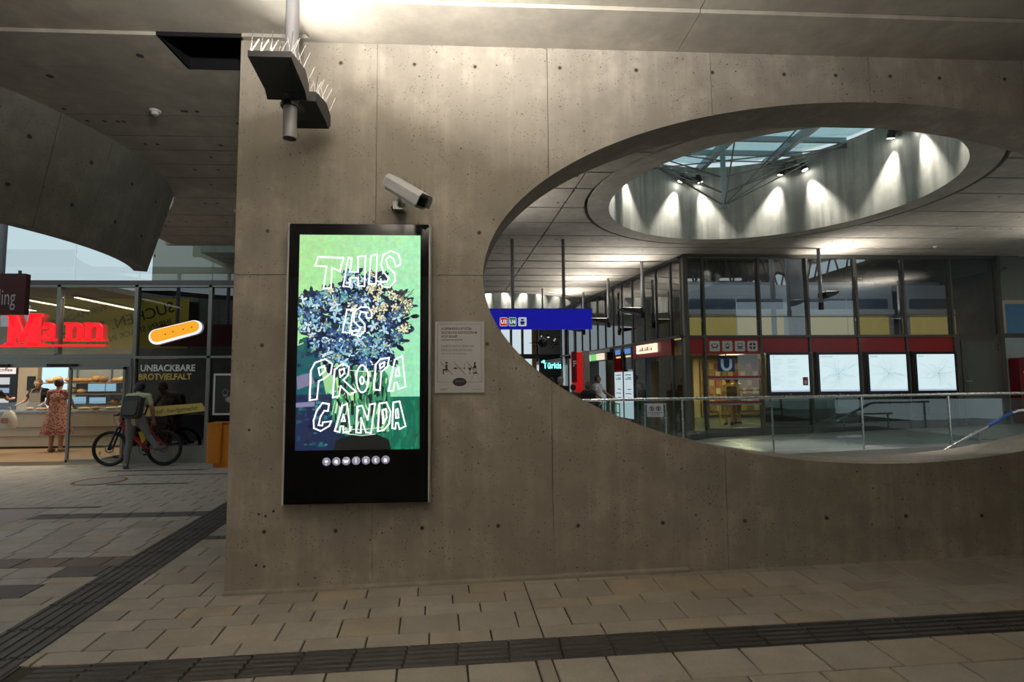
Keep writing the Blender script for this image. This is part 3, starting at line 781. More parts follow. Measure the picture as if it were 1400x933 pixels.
# jar with stems
jar = [(330,1040),(690,1040),(690,1110),(740,1180),(760,1330),(750,1560),(690,1640),(560,1670),(420,1660),(330,1600),(290,1500),(290,1330),(320,1170),(345,1110)]
shape([sp(*p) for p in reversed(jar)], (.05,.30,.15))
for i in range(260):
    x, y = rnd.uniform(310, 735), rnd.uniform(1060, 1640); w = rnd.uniform(6, 26); h = rnd.uniform(20, 130); s = rnd.uniform(-30, 30)
    if x < 330 and (y > 1560 or y < 1180): continue
    if x > 700 and (y > 1560 or y < 1180): continue
    y2 = min(y+h, 1650)
    shape([sp(x+s,y2),sp(x+s+w,y2),sp(x+w,y),sp(x,y)], rnd.choice([(.005,.02,.018),(.01,.06,.05),(.008,.03,.03),(.20,.62,.22),(.45,.85,.32),(.02,.20,.11),(.70,.88,.60),(.05,.30,.16),(.004,.008,.02),(.006,.015,.02)]))
shape([sp(300,1780),sp(770,1780),sp(750,1700),sp(640,1650),sp(440,1660),sp(330,1700)], (.004,.006,.006))
for (a, c, d, e) in ((340,1090,690,1075),(330,1120,700,1140),(420,1650,640,1655),(370,1610,700,1600)):
    y = lay(); pic.ribbon([sp(a,c), sp((a+d)/2,(c+e)/2+12), sp(d,e)], .006, y, col=(.75,.92,.75))
# bouquet
def inside(x, y):
    u, v = (x-470)/460, (y-720)/460
    top = -.62+.25*abs(u)**2; lim = .98*max(0.0, 1-max(0, v*.62)**1.2)
    return abs(u) < lim and top-.35*(1 if -.2 < u < .5 else 0) < v < .85
def petal(x, y, a, Lp, Wp, col):
    ca, sa = math.cos(a), math.sin(a)
    pl = [(0,0),(.35,-.42),(.75,-.40),(1,0),(.75,.40),(.35,.42)]
    shape(list(reversed([sp(max(2, min(998, x+ca*u*Lp-sa*w*Wp)), y+sa*u*Lp+ca*w*Wp) for u, w in pl])), col)
NAVY = [(.003,.005,.03),(.004,.010,.055),(.006,.02,.08),(.002,.003,.012),(.008,.03,.075)]
for i in range(900):
    x, y = rnd.uniform(10, 930), rnd.uniform(330, 1110)
    if inside(x, y): petal(x, y, rnd.uniform(0, 6.3), rnd.uniform(50, 100), rnd.uniform(26, 46), rnd.choice(NAVY))
BLUES = [((.30,.62,.80),(.12,.36,.62)),((.52,.80,.90),(.22,.52,.74)),((.10,.30,.60),(.04,.14,.36)),((.70,.88,.95),(.36,.62,.80)),((.18,.48,.55),(.05,.2,.3)),((.05,.16,.42),(.02,.07,.22))]
for i in range(230):
    x, y = rnd.uniform(20, 920), rnd.uniform(340, 1090)
    if not inside(x, y): continue
    k0 = rnd.uniform(0, 6.3); hi, lo = rnd.choice(BLUES); npet = rnd.choice((3, 4, 5, 5)); Lp = rnd.uniform(34, 62)
    right = x > 600 and y < 820; top = 220 < x < 640 and 420 < y < 640
    if (right and rnd.random() < .5) or (top and rnd.random() < .4): hi, lo = rnd.choice([((.92,.92,.74),(.80,.78,.40)),((.95,.95,.88),(.75,.70,.28))]); Lp *= .8
    for k in range(npet):
        a = k0+k*2*PI/5+rnd.uniform(-.15,.15)
        petal(x, y, a, Lp*1.22, Lp*.66, rnd.choice(NAVY)); petal(x, y, a, Lp, Lp*.5, lo if rnd.random() < .45 else hi); petal(x, y, a+.12, Lp*.8, Lp*.2, hi)
    if hi[2] < .9: shape([sp(x-8,y+7),sp(x+8,y+7),sp(x+8,y-7),sp(x-8,y-7)], (.80,.62,.10))
for i in range(260):
    x, y = rnd.uniform(10, 930), rnd.uniform(330, 1110)
    if inside(x, y): petal(x, y, rnd.uniform(0, 6.3), rnd.uniform(22, 60), rnd.uniform(6, 16), rnd.choice(NAVY+[(.55,.80,.90),(.85,.93,.95)]))
for i in range(60):        # ragged outline leaves
    x, y = rnd.uniform(0, 940), rnd.uniform(380, 1080)
    if not inside(x, y) and inside(470+(x-470)*.93, 720+(y-720)*.93): petal(x, y, rnd.uniform(0, 6.3), rnd.uniform(24, 50), rnd.uniform(8, 18), rnd.choice(NAVY+[(.05,.2,.3)]))
for i in range(16):            # thin twigs at the right
    x, y = rnd.uniform(780, 880), rnd.uniform(480, 720); y_ = lay(); pic.ribbon([sp(x,y), sp(x+rnd.uniform(20,90), y-rnd.uniform(10,110))], .005, y_, col=(.10,.12,.06))
pict = pic.build('screen_picture', tint_mat('screen_emission', 1.0, .3, .05), disp, label='painted bouquet of blue and white flowers in a glass jar on green')
# hand-drawn outline lettering
lt = B(); LW = .0105; yl = LY[0]-.0006
A_ = [ # THIS / IS on sheet A
 [(325,308),(525,315),(495,425),(432,395),(425,560),(365,565),(390,385),(300,382)],
 [(562,312),(590,318),(575,430),(640,430),(640,305),(700,298),(690,545),(640,545),(640,478),(580,478),(572,550),(522,545)],
 [(742,298),(792,285),(782,525),(725,528)],
 [(975,370),(940,385),(922,320),(890,300),(862,330),(880,390),(930,440),(935,500),(890,555),(830,548),(818,512),(868,508),(885,480),(842,430),(822,370),(840,290),(900,258),(960,280),(978,335)],
 [(550,735),(602,735),(570,920),(515,915)],
 [(745,800),(708,802),(700,755),(662,752),(645,795),(690,850),(692,905),(650,945),(590,935),(590,905),(640,905),(655,880),(605,830),(610,750),(660,715),(720,715),(748,760)]]
B_ = [ # PROPA / GANDA on sheet B
 [(168,345),(175,190),(198,148),(250,130),(288,155),(280,205),(240,235),(216,245),(206,340)], [(215,178),(246,165),(252,190),(222,215)],
 [(290,332),(300,185),(340,155),(376,170),(372,215),(346,240),(412,302),(380,318),(332,272),(322,325)], [(325,190),(350,180),(352,205),(330,225)],
 [(447+32*math.cos(k*PI/9), 235+72*math.sin(k*PI/9)) for k in range(18)], [(445+10*math.cos(k*PI/5), 243+20*math.sin(k*PI/5)) for k in range(10)],
 [(508,292),(518,160),(545,130),(590,125),(582,170),(548,200),(540,296)], [(540,160),(565,148),(562,168),(542,182)],
 [(585,300),(620,135),(660,115),(677,278),(640,290),(632,255),(617,258),(612,298)], [(628,190),(640,175),(645,220),(625,225)],
 [(270,365),(235,360),(205,400),(188,450),(190,490),(225,505),(270,480),(282,455),(237,460),(234,477),(214,475),(225,430),(245,400),(264,402)],
 [(300,505),(340,375),(366,365),(382,505),(346,515),(345,482),(330,482),(325,512)], [(347,420),(336,455),(354,455)],
 [(413,515),(420,380),(445,375),(475,450),(485,370),(514,365),(492,520),(465,515),(440,440),(438,517)],
 [(528,510),(538,365),(575,360),(597,410),(590,470),(560,505)], [(553,400),(572,395),(576,440),(556,470)],
 [(605,495),(612,360),(645,355),(677,485),(645,500),(636,468),(625,468),(622,498)], [(625,400),(635,395),(640,440),(626,442)]]
M_LET = glow('lettering_white', (.96, .95, 1.0), 1.25)
for fn, LS in ((t5, [[P] for P in A_]), (t6, [B_[0:2], B_[2:4], B_[4:6], B_[6:8], B_[8:10], B_[10:11], B_[11:13], B_[13:14], B_[14:16], B_[16:18]])):
    for grp in LS:
        b = B()
        for P in grp: b.ribbon([fn(*p) for p in P], LW, yl, True)
        b.build('screen_letter', M_LET, disp)
for i, ch in enumerate('gewista'):
    x = -1.179+i*.0737; z = 1.003+i*.0014
    b = B(); b.lathe([(.0315,-.005),(.0315,0),(.026,.0025),(.012,.004)], (0,0,0), 20); b.xf(Matrix.Translation((x,DY-.001,z)) @ Matrix.Rotation(PI/2,4,'X'))
    k = b.build('logo_button', plain('lilac_button', (.36,.35,.45), .35, emit=(.40,.38,.52), es=.4), disp, True)
    text('logo_letter', ch, .052, x, DY-.0062, z-.014, glow('lettering_white', (.96,.95,1), 1.25), k, 'CENTER', bold=.001)

# ================================================================== PROHIBITION SIGN
sg = thing('prohibition_sign', 'pale grey notice with no sitting, smoking or drinking symbols beside the display', 'sign', (-.18, 4.3, 1.51))
GX0, GX1, GZ0, GZ1, GY = -.374, .016, 1.512, 2.080, 4.288
b = B(); b.box(GX0,GX1,GY,4.3,GZ0,GZ1); b.build('plate', plain('sign_plate', (.84,.85,.89), .45), sg)
M_INK = plain('sign_ink', (.02,.02,.025), .6); M_INKG = plain('sign_ink_grey', (.17,.17,.18), .6)
ky = GY-.0007
b = B(); m_ = .022
for a, c in (((GX0+m_,GZ1-.02),(GX1-m_,GZ1-.02)),((GX1-m_,GZ1-.02),(GX1-m_,GZ0+.085)),((GX0+m_,GZ0+.085),(GX0+m_,GZ1-.02)),((GX0+m_,GZ0+.085),(GX0+.135,GZ0+.085)),((GX1-.135,GZ0+.085),(GX1-m_,GZ0+.085))): b.ribbon([a,c], .0022, ky)
b.build('border_line', M_INKG, sg)
tx = GX0+.05
for s, (sz, zz, mm, w, bd) in {'IN DIESEM BEREICH IST SITZEN,': (.0275,2.012,M_INK,.63,.0004), 'RAUCHEN UND ALKOHOLKONSUM': (.0275,1.981,M_INK,.63,.0004), 'NICHT ERLAUBT.': (.0275,1.950,M_INK,.63,.0004),
      'VIELEN DANK FÜR IHR VERSTÄNDNIS.': (.0165,1.926,M_INK,.60,.0002), 'PLEASE DO NOT SIT, SMOKE AND': (.0275,1.872,M_INKG,.62,0), 'DRINK ALCOHOL IN THIS AREA.': (.0275,1.841,M_INKG,.62,0), 'THANK YOU FOR YOUR UNDERSTANDING.': (.0165,1.816,M_INKG,.62,0)}.items():
    text('sign_text', s, sz, tx, ky, zz, mm, sg, width=w, bold=bd)
def oval(b, cx, cz, rx, rz, y, n=28): b.poly([(cx+rx*math.cos(2*PI*i/n), y, cz+rz*math.sin(2*PI*i/n)) for i in range(n)])
# sitting figure
b = B(); x0, z0 = GX0+.092, 1.67
oval(b, x0, z0+.080, .0085, .0085, ky)
for q in ([(-.008,.066),(.008,.066),(.009,.028),(-.008,.028)], [(-.030,.030),(.009,.032),(.009,.018),(-.030,.018)], [(-.030,.030),(-.021,.030),(-.021,-.012),(-.030,-.012)], [(-.012,.012),(.016,.012),(.016,.008),(-.012,.008)]):
    b.poly([(x0+u, ky, z0+w) for u, w in reversed(q)])
b.ribbon([(x0-.047,z0+.085),(x0+.046,z0-.012)], .0035, ky-.0002); b.build('no_sitting_symbol', M_INK, sg)
b = B(); x0 = GX0+.195
b.poly([(x0-.045,ky,z0+.030),(x0-.022,ky,z0+.030),(x0-.022,ky,z0+.042),(x0-.045,ky,z0+.042)]); b.ribbon([(x0-.022,z0+.041),(x0+.045,z0+.041)], .002, ky); b.ribbon([(x0-.022,z0+.031),(x0+.045,z0+.031)], .002, ky)
b.poly([(x0+.037,ky,z0+.030),(x0+.045,ky,z0+.030),(x0+.045,ky,z0+.042),(x0+.037,ky,z0+.042)]); b.ribbon([(x0+.041,z0+.047),(x0+.037,z0+.058),(x0+.044,z0+.066),(x0+.041,z0+.076)], .0022, ky)
b.ribbon([(x0-.047,z0+.085),(x0+.046,z0-.012)], .0035, ky-.0002); b.build('no_smoking_symbol', M_INK, sg)
b = B(); x0 = GX0+.297
for q in ([(.004,.040),(.009,.055),(.012,.058),(.012,.086),(.024,.086),(.024,.058),(.028,.055),(.032,.040),(.032,.034),(.004,.034)], [(.004,.003),(.032,.003),(.032,-.008),(.004,-.008)], [(-.034,.040),(-.008,.040),(-.012,.024),(-.020,.018),(-.030,.024)], [(-.023,.018),(-.019,.018),(-.019,-.006),(-.023,-.006)], [(-.031,-.006),(-.010,-.006),(-.010,-.009),(-.031,-.009)]):
    b.poly([(x0+u, ky, z0+w) for u, w in reversed(q)])
b.ribbon([(x0+.004,z0+.034),(x0+.004,z0-.008)], .002, ky); b.ribbon([(x0+.032,z0+.034),(x0+.032,z0-.008)], .002, ky); b.ribbon([(x0-.036,z0+.052),(x0-.034,z0+.038)], .0018, ky); b.ribbon([(x0-.006,z0+.052),(x0-.008,z0+.038)], .0018, ky)
b.ribbon([(x0-.047,z0+.085),(x0+.046,z0-.012)], .0035, ky-.0002); b.build('no_alcohol_symbol', M_INK, sg)
b = B(); oval(b, (GX0+GX1)/2, GZ0+.085, .055, .033, ky-.0002); ov = b.build('oval_badge', M_INK, sg)
text('badge_text', 'WIEN MITTE', .017, (GX0+GX1)/2, ky-.0006, GZ0+.084, plain('badge_ink', (.45,.45,.46), .6), ov, 'CENTER', width=.8)
b = B(); 
for i in range(3): b.ribbon([(GX0+.046,GZ0+.033-.006*i),(GX0+.105-.012*i,GZ0+.033-.006*i)], .0018, ky)
b.ribbon([(GX1-.10,GZ0+.027),(GX1-.03,GZ0+.027)], .0018, ky)
for a, c in ((-.094,-.060),(-.060,-.03)): b.ribbon([(GX1+a-.01,GZ0+.105+(0 if a < -.07 else .05)),(GX1+c-.01,GZ0+.155-(0 if a < -.07 else .05))], .002, ky)
b.build('fine_print', M_INKG, sg)

# ================================================================== PEOPLE
SKIN = plain('skin_tone', (.46, .27, .19), .5); SKIN2 = plain('skin_tone_tan', (.34, .19, .125), .5)
def cap(b, p0, p1, r0, r1, n=10):
    b.cyl(p0, p1, r0, r1, n); b.ball(p0, r0, n, 6); b.ball(p1, r1, n, 6)
def person(name, label, loc, rotz=0.0, J=None, skin=SKIN, shirt=None, legs=None, shoe=None, hair=None, sleeve=.5, bare_legs=False,
           H=1.0, voxel=.011, hairstyle='short', head_turn=0.0, head_tilt=0.0, stout=1.0, hands=(0, 0), group=None):
    """a standing figure; local axes: x to its left when seen from the front, facing -y, feet on z=0"""
    P = dict(hipL=(.085,0,.90), hipR=(-.085,0,.90), kneeL=(.095,-.02,.49), kneeR=(-.095,-.02,.49), ankL=(.10,.02,.085), ankR=(-.10,.02,.085), toeL=(.115,-.14,.03), toeR=(-.115,-.14,.03),
             pel=(0,0,.94), waist=(0,0,1.08), chest=(0,0,1.28), neck=(0,.005,1.46), head=(0,-.015,1.585), shL=(.175,.01,1.40), shR=(-.175,.01,1.40),
             elL=(.23,.02,1.12), elR=(-.23,.02,1.12), wrL=(.235,-.05,.88), wrR=(-.235,-.05,.88))
    P.update(J or {})
    P = {k: Vector(v) for k, v in P.items()}
    prims = []
    def seg(a, c, r0, r1, lab): prims.append((Vector(a), Vector(c), r0, r1, lab))
    k = stout
    seg(P['pel']+Vector((.055,0,0)), P['pel']-Vector((.055,0,0)), .125*k, .125*k, 1); seg(P['pel'], P['waist'], .13*k, .122*k, 0)
    seg(P['waist'], P['chest'], .125*k, .135*k, 0)
    seg(P['chest']+Vector((.055,0,0)), P['chest']-Vector((.055,0,0)), .118*k, .118*k, 0)
    up = (P['shL']+P['shR'])/2
    seg(P['shL'], up, .062*k, .08*k, 0); seg(P['shR'], up, .062*k, .08*k, 0); seg(P['chest'], up, .12*k, .085*k, 0)
    seg(up, P['neck'], .07, .052, 0); seg(P['neck'], P['head']+Vector((0,.015,-.05)), .05, .052, 2)
    for s in 'LR':
        mid = P['sh'+s].lerp(P['el'+s], sleeve*1.0 if sleeve <= 1 else 1)
        rs = .054*k; re = .041
        seg(P['sh'+s], mid, rs, rs+(re-rs)*min(1, sleeve)+.006, 0)
        if sleeve < 1: seg(mid, P['el'+s], rs+(re-rs)*sleeve-.004, re, 2)
        seg(P['el'+s], P['wr'+s], re-.002, .027, 0 if sleeve > 1.2 else 2)
        # hand: palm, four fingers, thumb
        d = (P['wr'+s]-P['el'+s]).normalized(); sgn = 1 if s == 'L' else -1
        flat = Vector((0, -1, 0)) if abs(d.z) > .6 else Vector((0, 0, 1))
        acr = d.cross(flat).normalized(); nrm = acr.cross(d).normalized()
        w = P['wr'+s]; pal = w+d*.065
        for o in (-.022, .022): seg(w+acr*o*.5, pal+acr*o, .018, .016, 2)
        seg(w, pal, .022, .019, 2)
        for q in range(4):
            o = -.030+.020*q; ln = (.066, .078, .074, .058)[q]
            a0 = pal+acr*o; a1 = a0+d*ln*.5+nrm*.012; a2 = a1+d*ln*.42+nrm*.030
            seg(a0, a1, .0105, .0095, 2); seg(a1, a2, .0095, .008, 2)
        t0 = w+acr*.022*-1+d*.015; t1 = t0+acr*-.030+d*.03+nrm*.012; seg(t0, t1, .014, .011, 2); seg(t1, t1+d*.03+nrm*.008, .011, .009, 2)
        lg = 2 if bare_legs else 1
        seg(P['hip'+s], P['hip'+s].lerp(P['knee'+s], .5), .098*k, .080*k, 1); seg(P['hip'+s].lerp(P['knee'+s], .5), P['knee'+s], .080*k, .060*k, 1)
        calf = P['knee'+s].lerp(P['ank'+s], .32)+Vector((0,.012,0))
        seg(P['knee'+s], calf, .058*k, .058*k, lg); seg(calf, P['ank'+s], .058*k, .040 if bare_legs else .048, lg)
        seg(P['ank'+s]+Vector((0,.035,-.035)), P['toe'+s], .046, .036, 3); seg(P['ank'+s], P['ank'+s]+Vector((0,0,-.03)), .043, .046, 3)
    # head: skull, jaw, nose, ears, chin
    R = Matrix.Rotation(head_turn, 3, 'Z') @ Matrix.Rotation(head_tilt, 3, 'X'); hc = P['head']
    hd = lambda x, y, z: hc+R @ Vector((x, y, z))
    seg(hd(0,.018,.035), hd(0,-.012,.03), .083, .078, 2); seg(hd(0,-.02,-.02), hd(0,-.035,-.075), .066, .046, 2)
    seg(hd(0,-.088,.012), hd(0,-.104,-.018), .010, .014, 2); seg(hd(0,-.075,-.062), hd(0,-.078,-.066), .020, .018, 2)
    for sx in (-1, 1): seg(hd(.077*sx,.005,.02), hd(.080*sx,.008,-.022), .014, .010, 2)
    b = B()
    for a, c, r0, r1, lab in prims: cap(b, a, c, r0, r1)
    me0 = b.mesh(name); tmp = link(bpy.data.objects.new(name+'_raw', me0))
    md = tmp.modifiers.new('r', 'REMESH'); md.mode = 'VOXEL'; md.voxel_size = voxel; md.use_smooth_shade = True
    sm = tmp.modifiers.new('s', 'SMOOTH'); sm.iterations = 4; sm.factor = .5
    dg = bpy.context.evaluated_depsgraph_get(); me = bpy.data.meshes.new_from_object(tmp.evaluated_get(dg))
    bpy.data.objects.remove(tmp); bpy.data.meshes.remove(me0); me.name = name
    nf = len(me.polygons); ctr = np.empty(nf*3); me.polygons.foreach_get('center', ctr); ctr = ctr.reshape(-1, 3)
    best = np.full(nf, 1e9); lab_i = np.zeros(nf, dtype=np.int32)
    for a, c, r0, r1, lab in prims:
        a_ = np.array(a); d = np.array(c)-a_; L2 = max(1e-9, d@d); t = np.clip(((ctr-a_)@d)/L2, 0, 1)
        dist = np.linalg.norm(ctr-(a_+t[:, None]*d), axis=1)-(r0+(r1-r0)*t)
        mk = dist < best; best[mk] = dist[mk]; lab_i[mk] = lab
    for m in (shirt or M_BLACK, legs or M_BLACK, skin, shoe or M_BLACK): me.materials.append(m)
    me.polygons.foreach_set('material_index', lab_i); me.polygons.foreach_set('use_smooth', [True]*nf)
    T = Matrix.Translation(loc) @ Matrix.Rotation(rotz, 4, 'Z') @ Matrix.Scale(H, 4)
    me.transform(T); me.update()
    root = thing(name, label, 'person', loc, group)
    o = link(bpy.data.objects.new('body', me)); child_of(o, root)
    if hair:
        b = B()
        hr = R.to_3x3()
        b.ball(hd(0,.028,.052), (.090,.092,.082), 16, 10, hr); b.ball(hd(0,.045,.01), (.084,.066,.075), 14, 8, hr)
        if hairstyle == 'bun': b.ball(hd(0,.10,.075), (.045,.04,.045), 12, 8, hr)
        if hairstyle == 'long': b.ball(hd(0,.05,-.07), (.088,.058,.12), 14, 8, hr)
        for sx in (-1, 1): b.ball(hd(.066*sx,.02,.02), (.024,.05,.05), 10, 6, hr)
        b.xf(T); b.build('hair', hair, root, True)
    b = B()
    for sx in (-1, 1): b.ball(hd(.031*sx,-.083,.018), (.011,.008,.007), 8, 6, R.to_3x3())
    b.xf(T); e = b.build('eyes', plain('eye_dark', (.03,.02,.02), .3), root)
    b = B(); b.ball(hd(0,-.086,-.040), (.022,.008,.006), 10, 6, R.to_3x3()); b.xf(T); b.build('mouth', plain('lips', (.30,.11,.09), .5), root)
    return root, T, P

# ================================================================== BAKERY SHOPFRONT
S = 11.45
shopw = structure_root('window_1', (-8, S, 0))
def frame_bar(x0, x1, z0, z1, nm='mullion', root=shopw, y=S, d=.12, m=None): 
    b = B(); b.box(x0, x1, y-d/2, y+d/2, z0, z1); return b.build(nm, m or M_ALU, root)
for x in (-11.3, -9.87, -8.64): frame_bar(x-.035, x+.035, 2.20, 3.64)
for x in (-7.11, -5.63): frame_bar(x-.035, x+.035, .33, 3.64)
frame_bar(-12.5, -4.1, 3.64, 3.74, 'head_beam', m=M_STEELDK); frame_bar(-12.5, -4.1, 3.60, 3.645, 'top_rail')
frame_bar(-12.5, -7.14, 2.13, 2.22, 'transom'); frame_bar(-7.08, -4.1, 2.125, 2.172, 'transom')
frame_bar(-12.5, -7.14, 1.955, 2.125, 'door_header', d=.2); frame_bar(-7.2, -4.1, .0, .33, 'plinth', d=.16); frame_bar(-7.1, -4.1, .30, .345, 'sill', d=.2)
frame_bar(-7.235, -7.12, .0, 1.955, 'door_post', d=.18)
for (x0, x1, z0, z1, m) in ((-11.26,-9.91,2.22,3.60,M_GLASS),(-9.83,-8.68,2.22,3.60,M_GLASS),(-8.6,-7.15,2.22,3.60,M_GLASS)):
    b = B(); b.box(x0,x1,S-.008,S+.008,z0,z1); b.build('pane', glass('shop_glass', (.72,.74,.70), .20, .6), shopw)
GD = glass('film_glass', (.14,.14,.16), .14, .7)
for (x0, x1, z0, z1) in ((-7.07,-5.67,2.17,3.60),(-7.07,-5.67,.345,2.12),(-5.59,-4.1,2.17,3.60),(-5.59,-4.1,.345,2.12)):
    b = B(); b.box(x0,x1,S-.008,S+.008,z0,z1); b.build('pane', GD, shopw)
for x0, x1 in ((-13,-11.3),(-11.3,-9.87),(-9.87,-8.4),(-8.4,-7.11),(-7.11,-5.63),(-5.63,-4.1)):
    b = B(); b.box(x0+.01,x1-.01,S-.006,S+.006,3.76,6.3); b.build('upper_pane', glass('upper_glass', (.94,.98,.98), .06, .5), shopw)
# sliding glass door leaf, opened to the right
door = structure_root('door_1', (-7.75, S-.12, 0))
b = B(); b.box(-8.29,-8.245,S-.15,S-.11,.06,1.95); b.box(-7.25,-7.205,S-.15,S-.11,.06,1.95); b.box(-8.29,-7.205,S-.15,S-.11,1.90,1.95); b.box(-8.29,-7.205,S-.15,S-.11,.06,.115); b.build('leaf_frame', M_ALU, door)
b = B(); b.box(-8.245,-7.25,S-.135,S-.125,.115,1.90); b.build('pane', glass('door_glass', (.88,.92,.90), .07, .5), door)
for x in (-9.75, -8.45):
    b = B(); b.cbox(x-.28,x+.28,S-.16,S-.10,1.965,2.02,.01,'x'); b.build('door_sensor', M_BLACK, door)
# red lit sign letters standing in front of the glass
sign = thing('bakery_sign', 'red illuminated slab-serif letters Mann on the bakery front', 'sign', (-8.6, S-.1, 2.39))
M_REDL = glow('sign_red', (1.0, .012, .02), 1.15)
def letter(boxes, polys=()):
    b = B()
    for x0, x1, z0, z1 in boxes: b.box(x0,x1,S-.10,S-.05,z0,z1)
    for p in polys: b.prism(p, S-.10, S-.05)
    return b.build('letter', M_REDL, sign)
letter([(-9.62,-9.36,2.40,2.45),(-9.56,-9.44,2.40,3.03),(-9.22,-8.88,2.40,2.45),(-9.17,-8.96,2.40,3.03),(-9.62,-9.44,2.99,3.04),(-9.17,-8.92,2.99,3.05)],
       [[(-9.58,3.04),(-9.42,3.04),(-9.27,2.66),(-9.28,2.46),(-9.33,2.46)], [(-9.28,2.46),(-9.33,2.46),(-9.27,2.66),(-9.14,3.04),(-9.02,3.04)]])
letter([(-8.76,-8.67,2.49,2.80),(-8.86,-8.76,2.80,2.86),(-8.74,-8.62,2.49,2.53)], [[(-8.91,2.74),(-8.86,2.86),(-8.72,2.86),(-8.67,2.80),(-8.72,2.79),(-8.80,2.80),(-8.83,2.74)], [(-8.90,2.55),(-8.85,2.49),(-8.76,2.52),(-8.76,2.57),(-8.83,2.56),(-8.84,2.62),(-8.76,2.66),(-8.76,2.71),(-8.87,2.67)]])
for x in (-8.47, -8.09):
    letter([(x-.01,x+.15,2.49,2.53),(x+.03,x+.12,2.49,2.86),(x-.01,x+.12,2.82,2.86),(x+.21,x+.38,2.49,2.53),(x+.25,x+.345,2.49,2.78)], [[(x+.12,2.74),(x+.12,2.82),(x+.20,2.865),(x+.29,2.85),(x+.345,2.78),(x+.25,2.74),(x+.22,2.79),(x+.17,2.79)]])
b = B(); b.box(-9.9,-7.69,S-.095,S-.05,2.375,2.412); b.build('underline', M_REDL, sign)
# lit loaf emblem on the glass (the figure carrying it is left out)
em = thing('loaf_emblem', 'lit orange bread loaf emblem with white rim on the dark shop window', 'sign', (-6.3, S-.05, 2.4))
def capsule(cx, cz, L, r, ang, y0, y1, m, nm, par):
    pts = []
    for s, base in ((1, -PI/2), (-1, PI/2)):
        for k in range(11):
            t = base+PI*k/10; pts.append((s*L/2+r*math.cos(t), r*math.sin(t)*(.92 if s > 0 else 1)))
    ca, sa = math.cos(ang), math.sin(ang)
    b = B(); b.prism([(cx+x*ca-z*sa, cz+x*sa+z*ca) for x, z in pts], y0, y1); return b.build(nm, m, par)
rim = capsule(-6.31, 2.665, .76, .158, .26, S-.06, S-.03, glow('emblem_white', (.92,.90,1.0), 1.0), 'white_rim', em)
lf = capsule(-6.315, 2.68, .74, .128, .26, S-.066, S-.04, glow('emblem_orange', (.95,.40,.02), .9), 'loaf_face', em)
b = B()
for x, z in ((-6.15,2.72),(-5.98,2.765),(-6.5,2.62),(-6.35,2.67)): b.cyl((x,S-.068,z),(x,S-.06,z), .014, n=10)
b.build('loaf_notch', plain('emblem_brown', (.18,.05,.01), .6), lf)
# window lettering and slogan ribbon
wl = thing('window_lettering', 'white and yellow lettering unbackbare brotvielfalt on the dark bakery window', 'sign', (-6.35, S-.02, 1.68))
text('white_line', 'UNBACKBARE', .185, -7.0, S-.014, 1.865, plain('vinyl_white', (.85,.84,.78), .5), wl, width=.92, bold=.0055)
text('yellow_line', 'BROTVIELFALT', .172, -7.03, S-.014, 1.69, plain('vinyl_yellow', (.72,.52,.10), .5), wl, width=.92, bold=.0055)
rb = thing('slogan_ribbon', 'yellow tilted ribbon reading handgemacht on the dark bakery window', 'sign', (-6.2, S-.02, .93))
b = B(); b.prism([(-6.90,.905),(-5.65,1.045),(-5.75,1.205),(-6.90,1.125)], S-.016, S-.009); b.build('ribbon', plain('ribbon_yellow', (.80,.60,.16), .5), rb)
text('ribbon_text', 'drauf - handgemacht!', .125, -6.74, S-.0175, .985, M_INK, rb, M=Matrix.Rotation(-.088,4,'Y') @ Matrix.Shear('XZ', 4, (.25, 0)) if False else Matrix.Rotation(-.088,4,'Y'), width=.86)
# framed dark poster
ps = thing('window_poster', 'white-framed dark poster with a bread loaf in the shop window by the bin', 'poster', (-5.2, S-.05, .96))
b = B(); b.box(-5.515,-4.90,S-.05,S-.02,.955,1.805); b.build('frame', M_WHITE, ps)
b = B(); b.box(-5.475,-4.94,S-.053,S-.048,.995,1.765); b.build('sheet', plain('poster_dark', (.035,.034,.034), .5), ps)
b = B(); b.ball((-5.03,S-.054,1.45), (.12,.004,.15), 16, 8); b.ball((-5.12,S-.054,1.27), (.15,.004,.07), 16, 8); b.build('loaf_print', plain('poster_loaf', (.30,.28,.26), .6), ps)
b = B(); b.torus((-5.27,S-.054,1.42), .055, .006, 'y', 20, 6, .3); b.box(-5.31,-5.23,S-.056,S-.053,1.33,1.36); b.build('badge_print', plain('poster_grey', (.25,.25,.25), .6), ps)
# orange waste bin
bn = thing('waste_bin', 'orange metal waste bin half hidden behind the concrete wall', 'bin', (-5.07, 10.8, 0))
M_OR = plain('orange_paint', (.62, .20, .008), .45)
b = B(); b.cbox(-5.235,-4.96,10.62,11.0,.09,.83,.03,'z'); b.build('body', M_OR, bn, True)
b = B(); b.cbox(-4.985,-4.78,10.66,10.98,.09,.80,.02,'z'); b.build('door', M_OR, bn, True)
b = B(); b.cbox(-5.13,-4.80,10.68,10.95,.0,.09,.02,'z'); b.build('foot', M_OR, bn, True)
b = B(); b.cbox(-5.24,-4.955,10.61,11.01,.82,.85,.03,'z'); b.build('lid', M_OR, bn, True)
b = B(); b.cyl((-5.25,10.75,.35),(-5.25,10.75,.40),.02,n=8); b.build('lock', M_STEEL, bn)
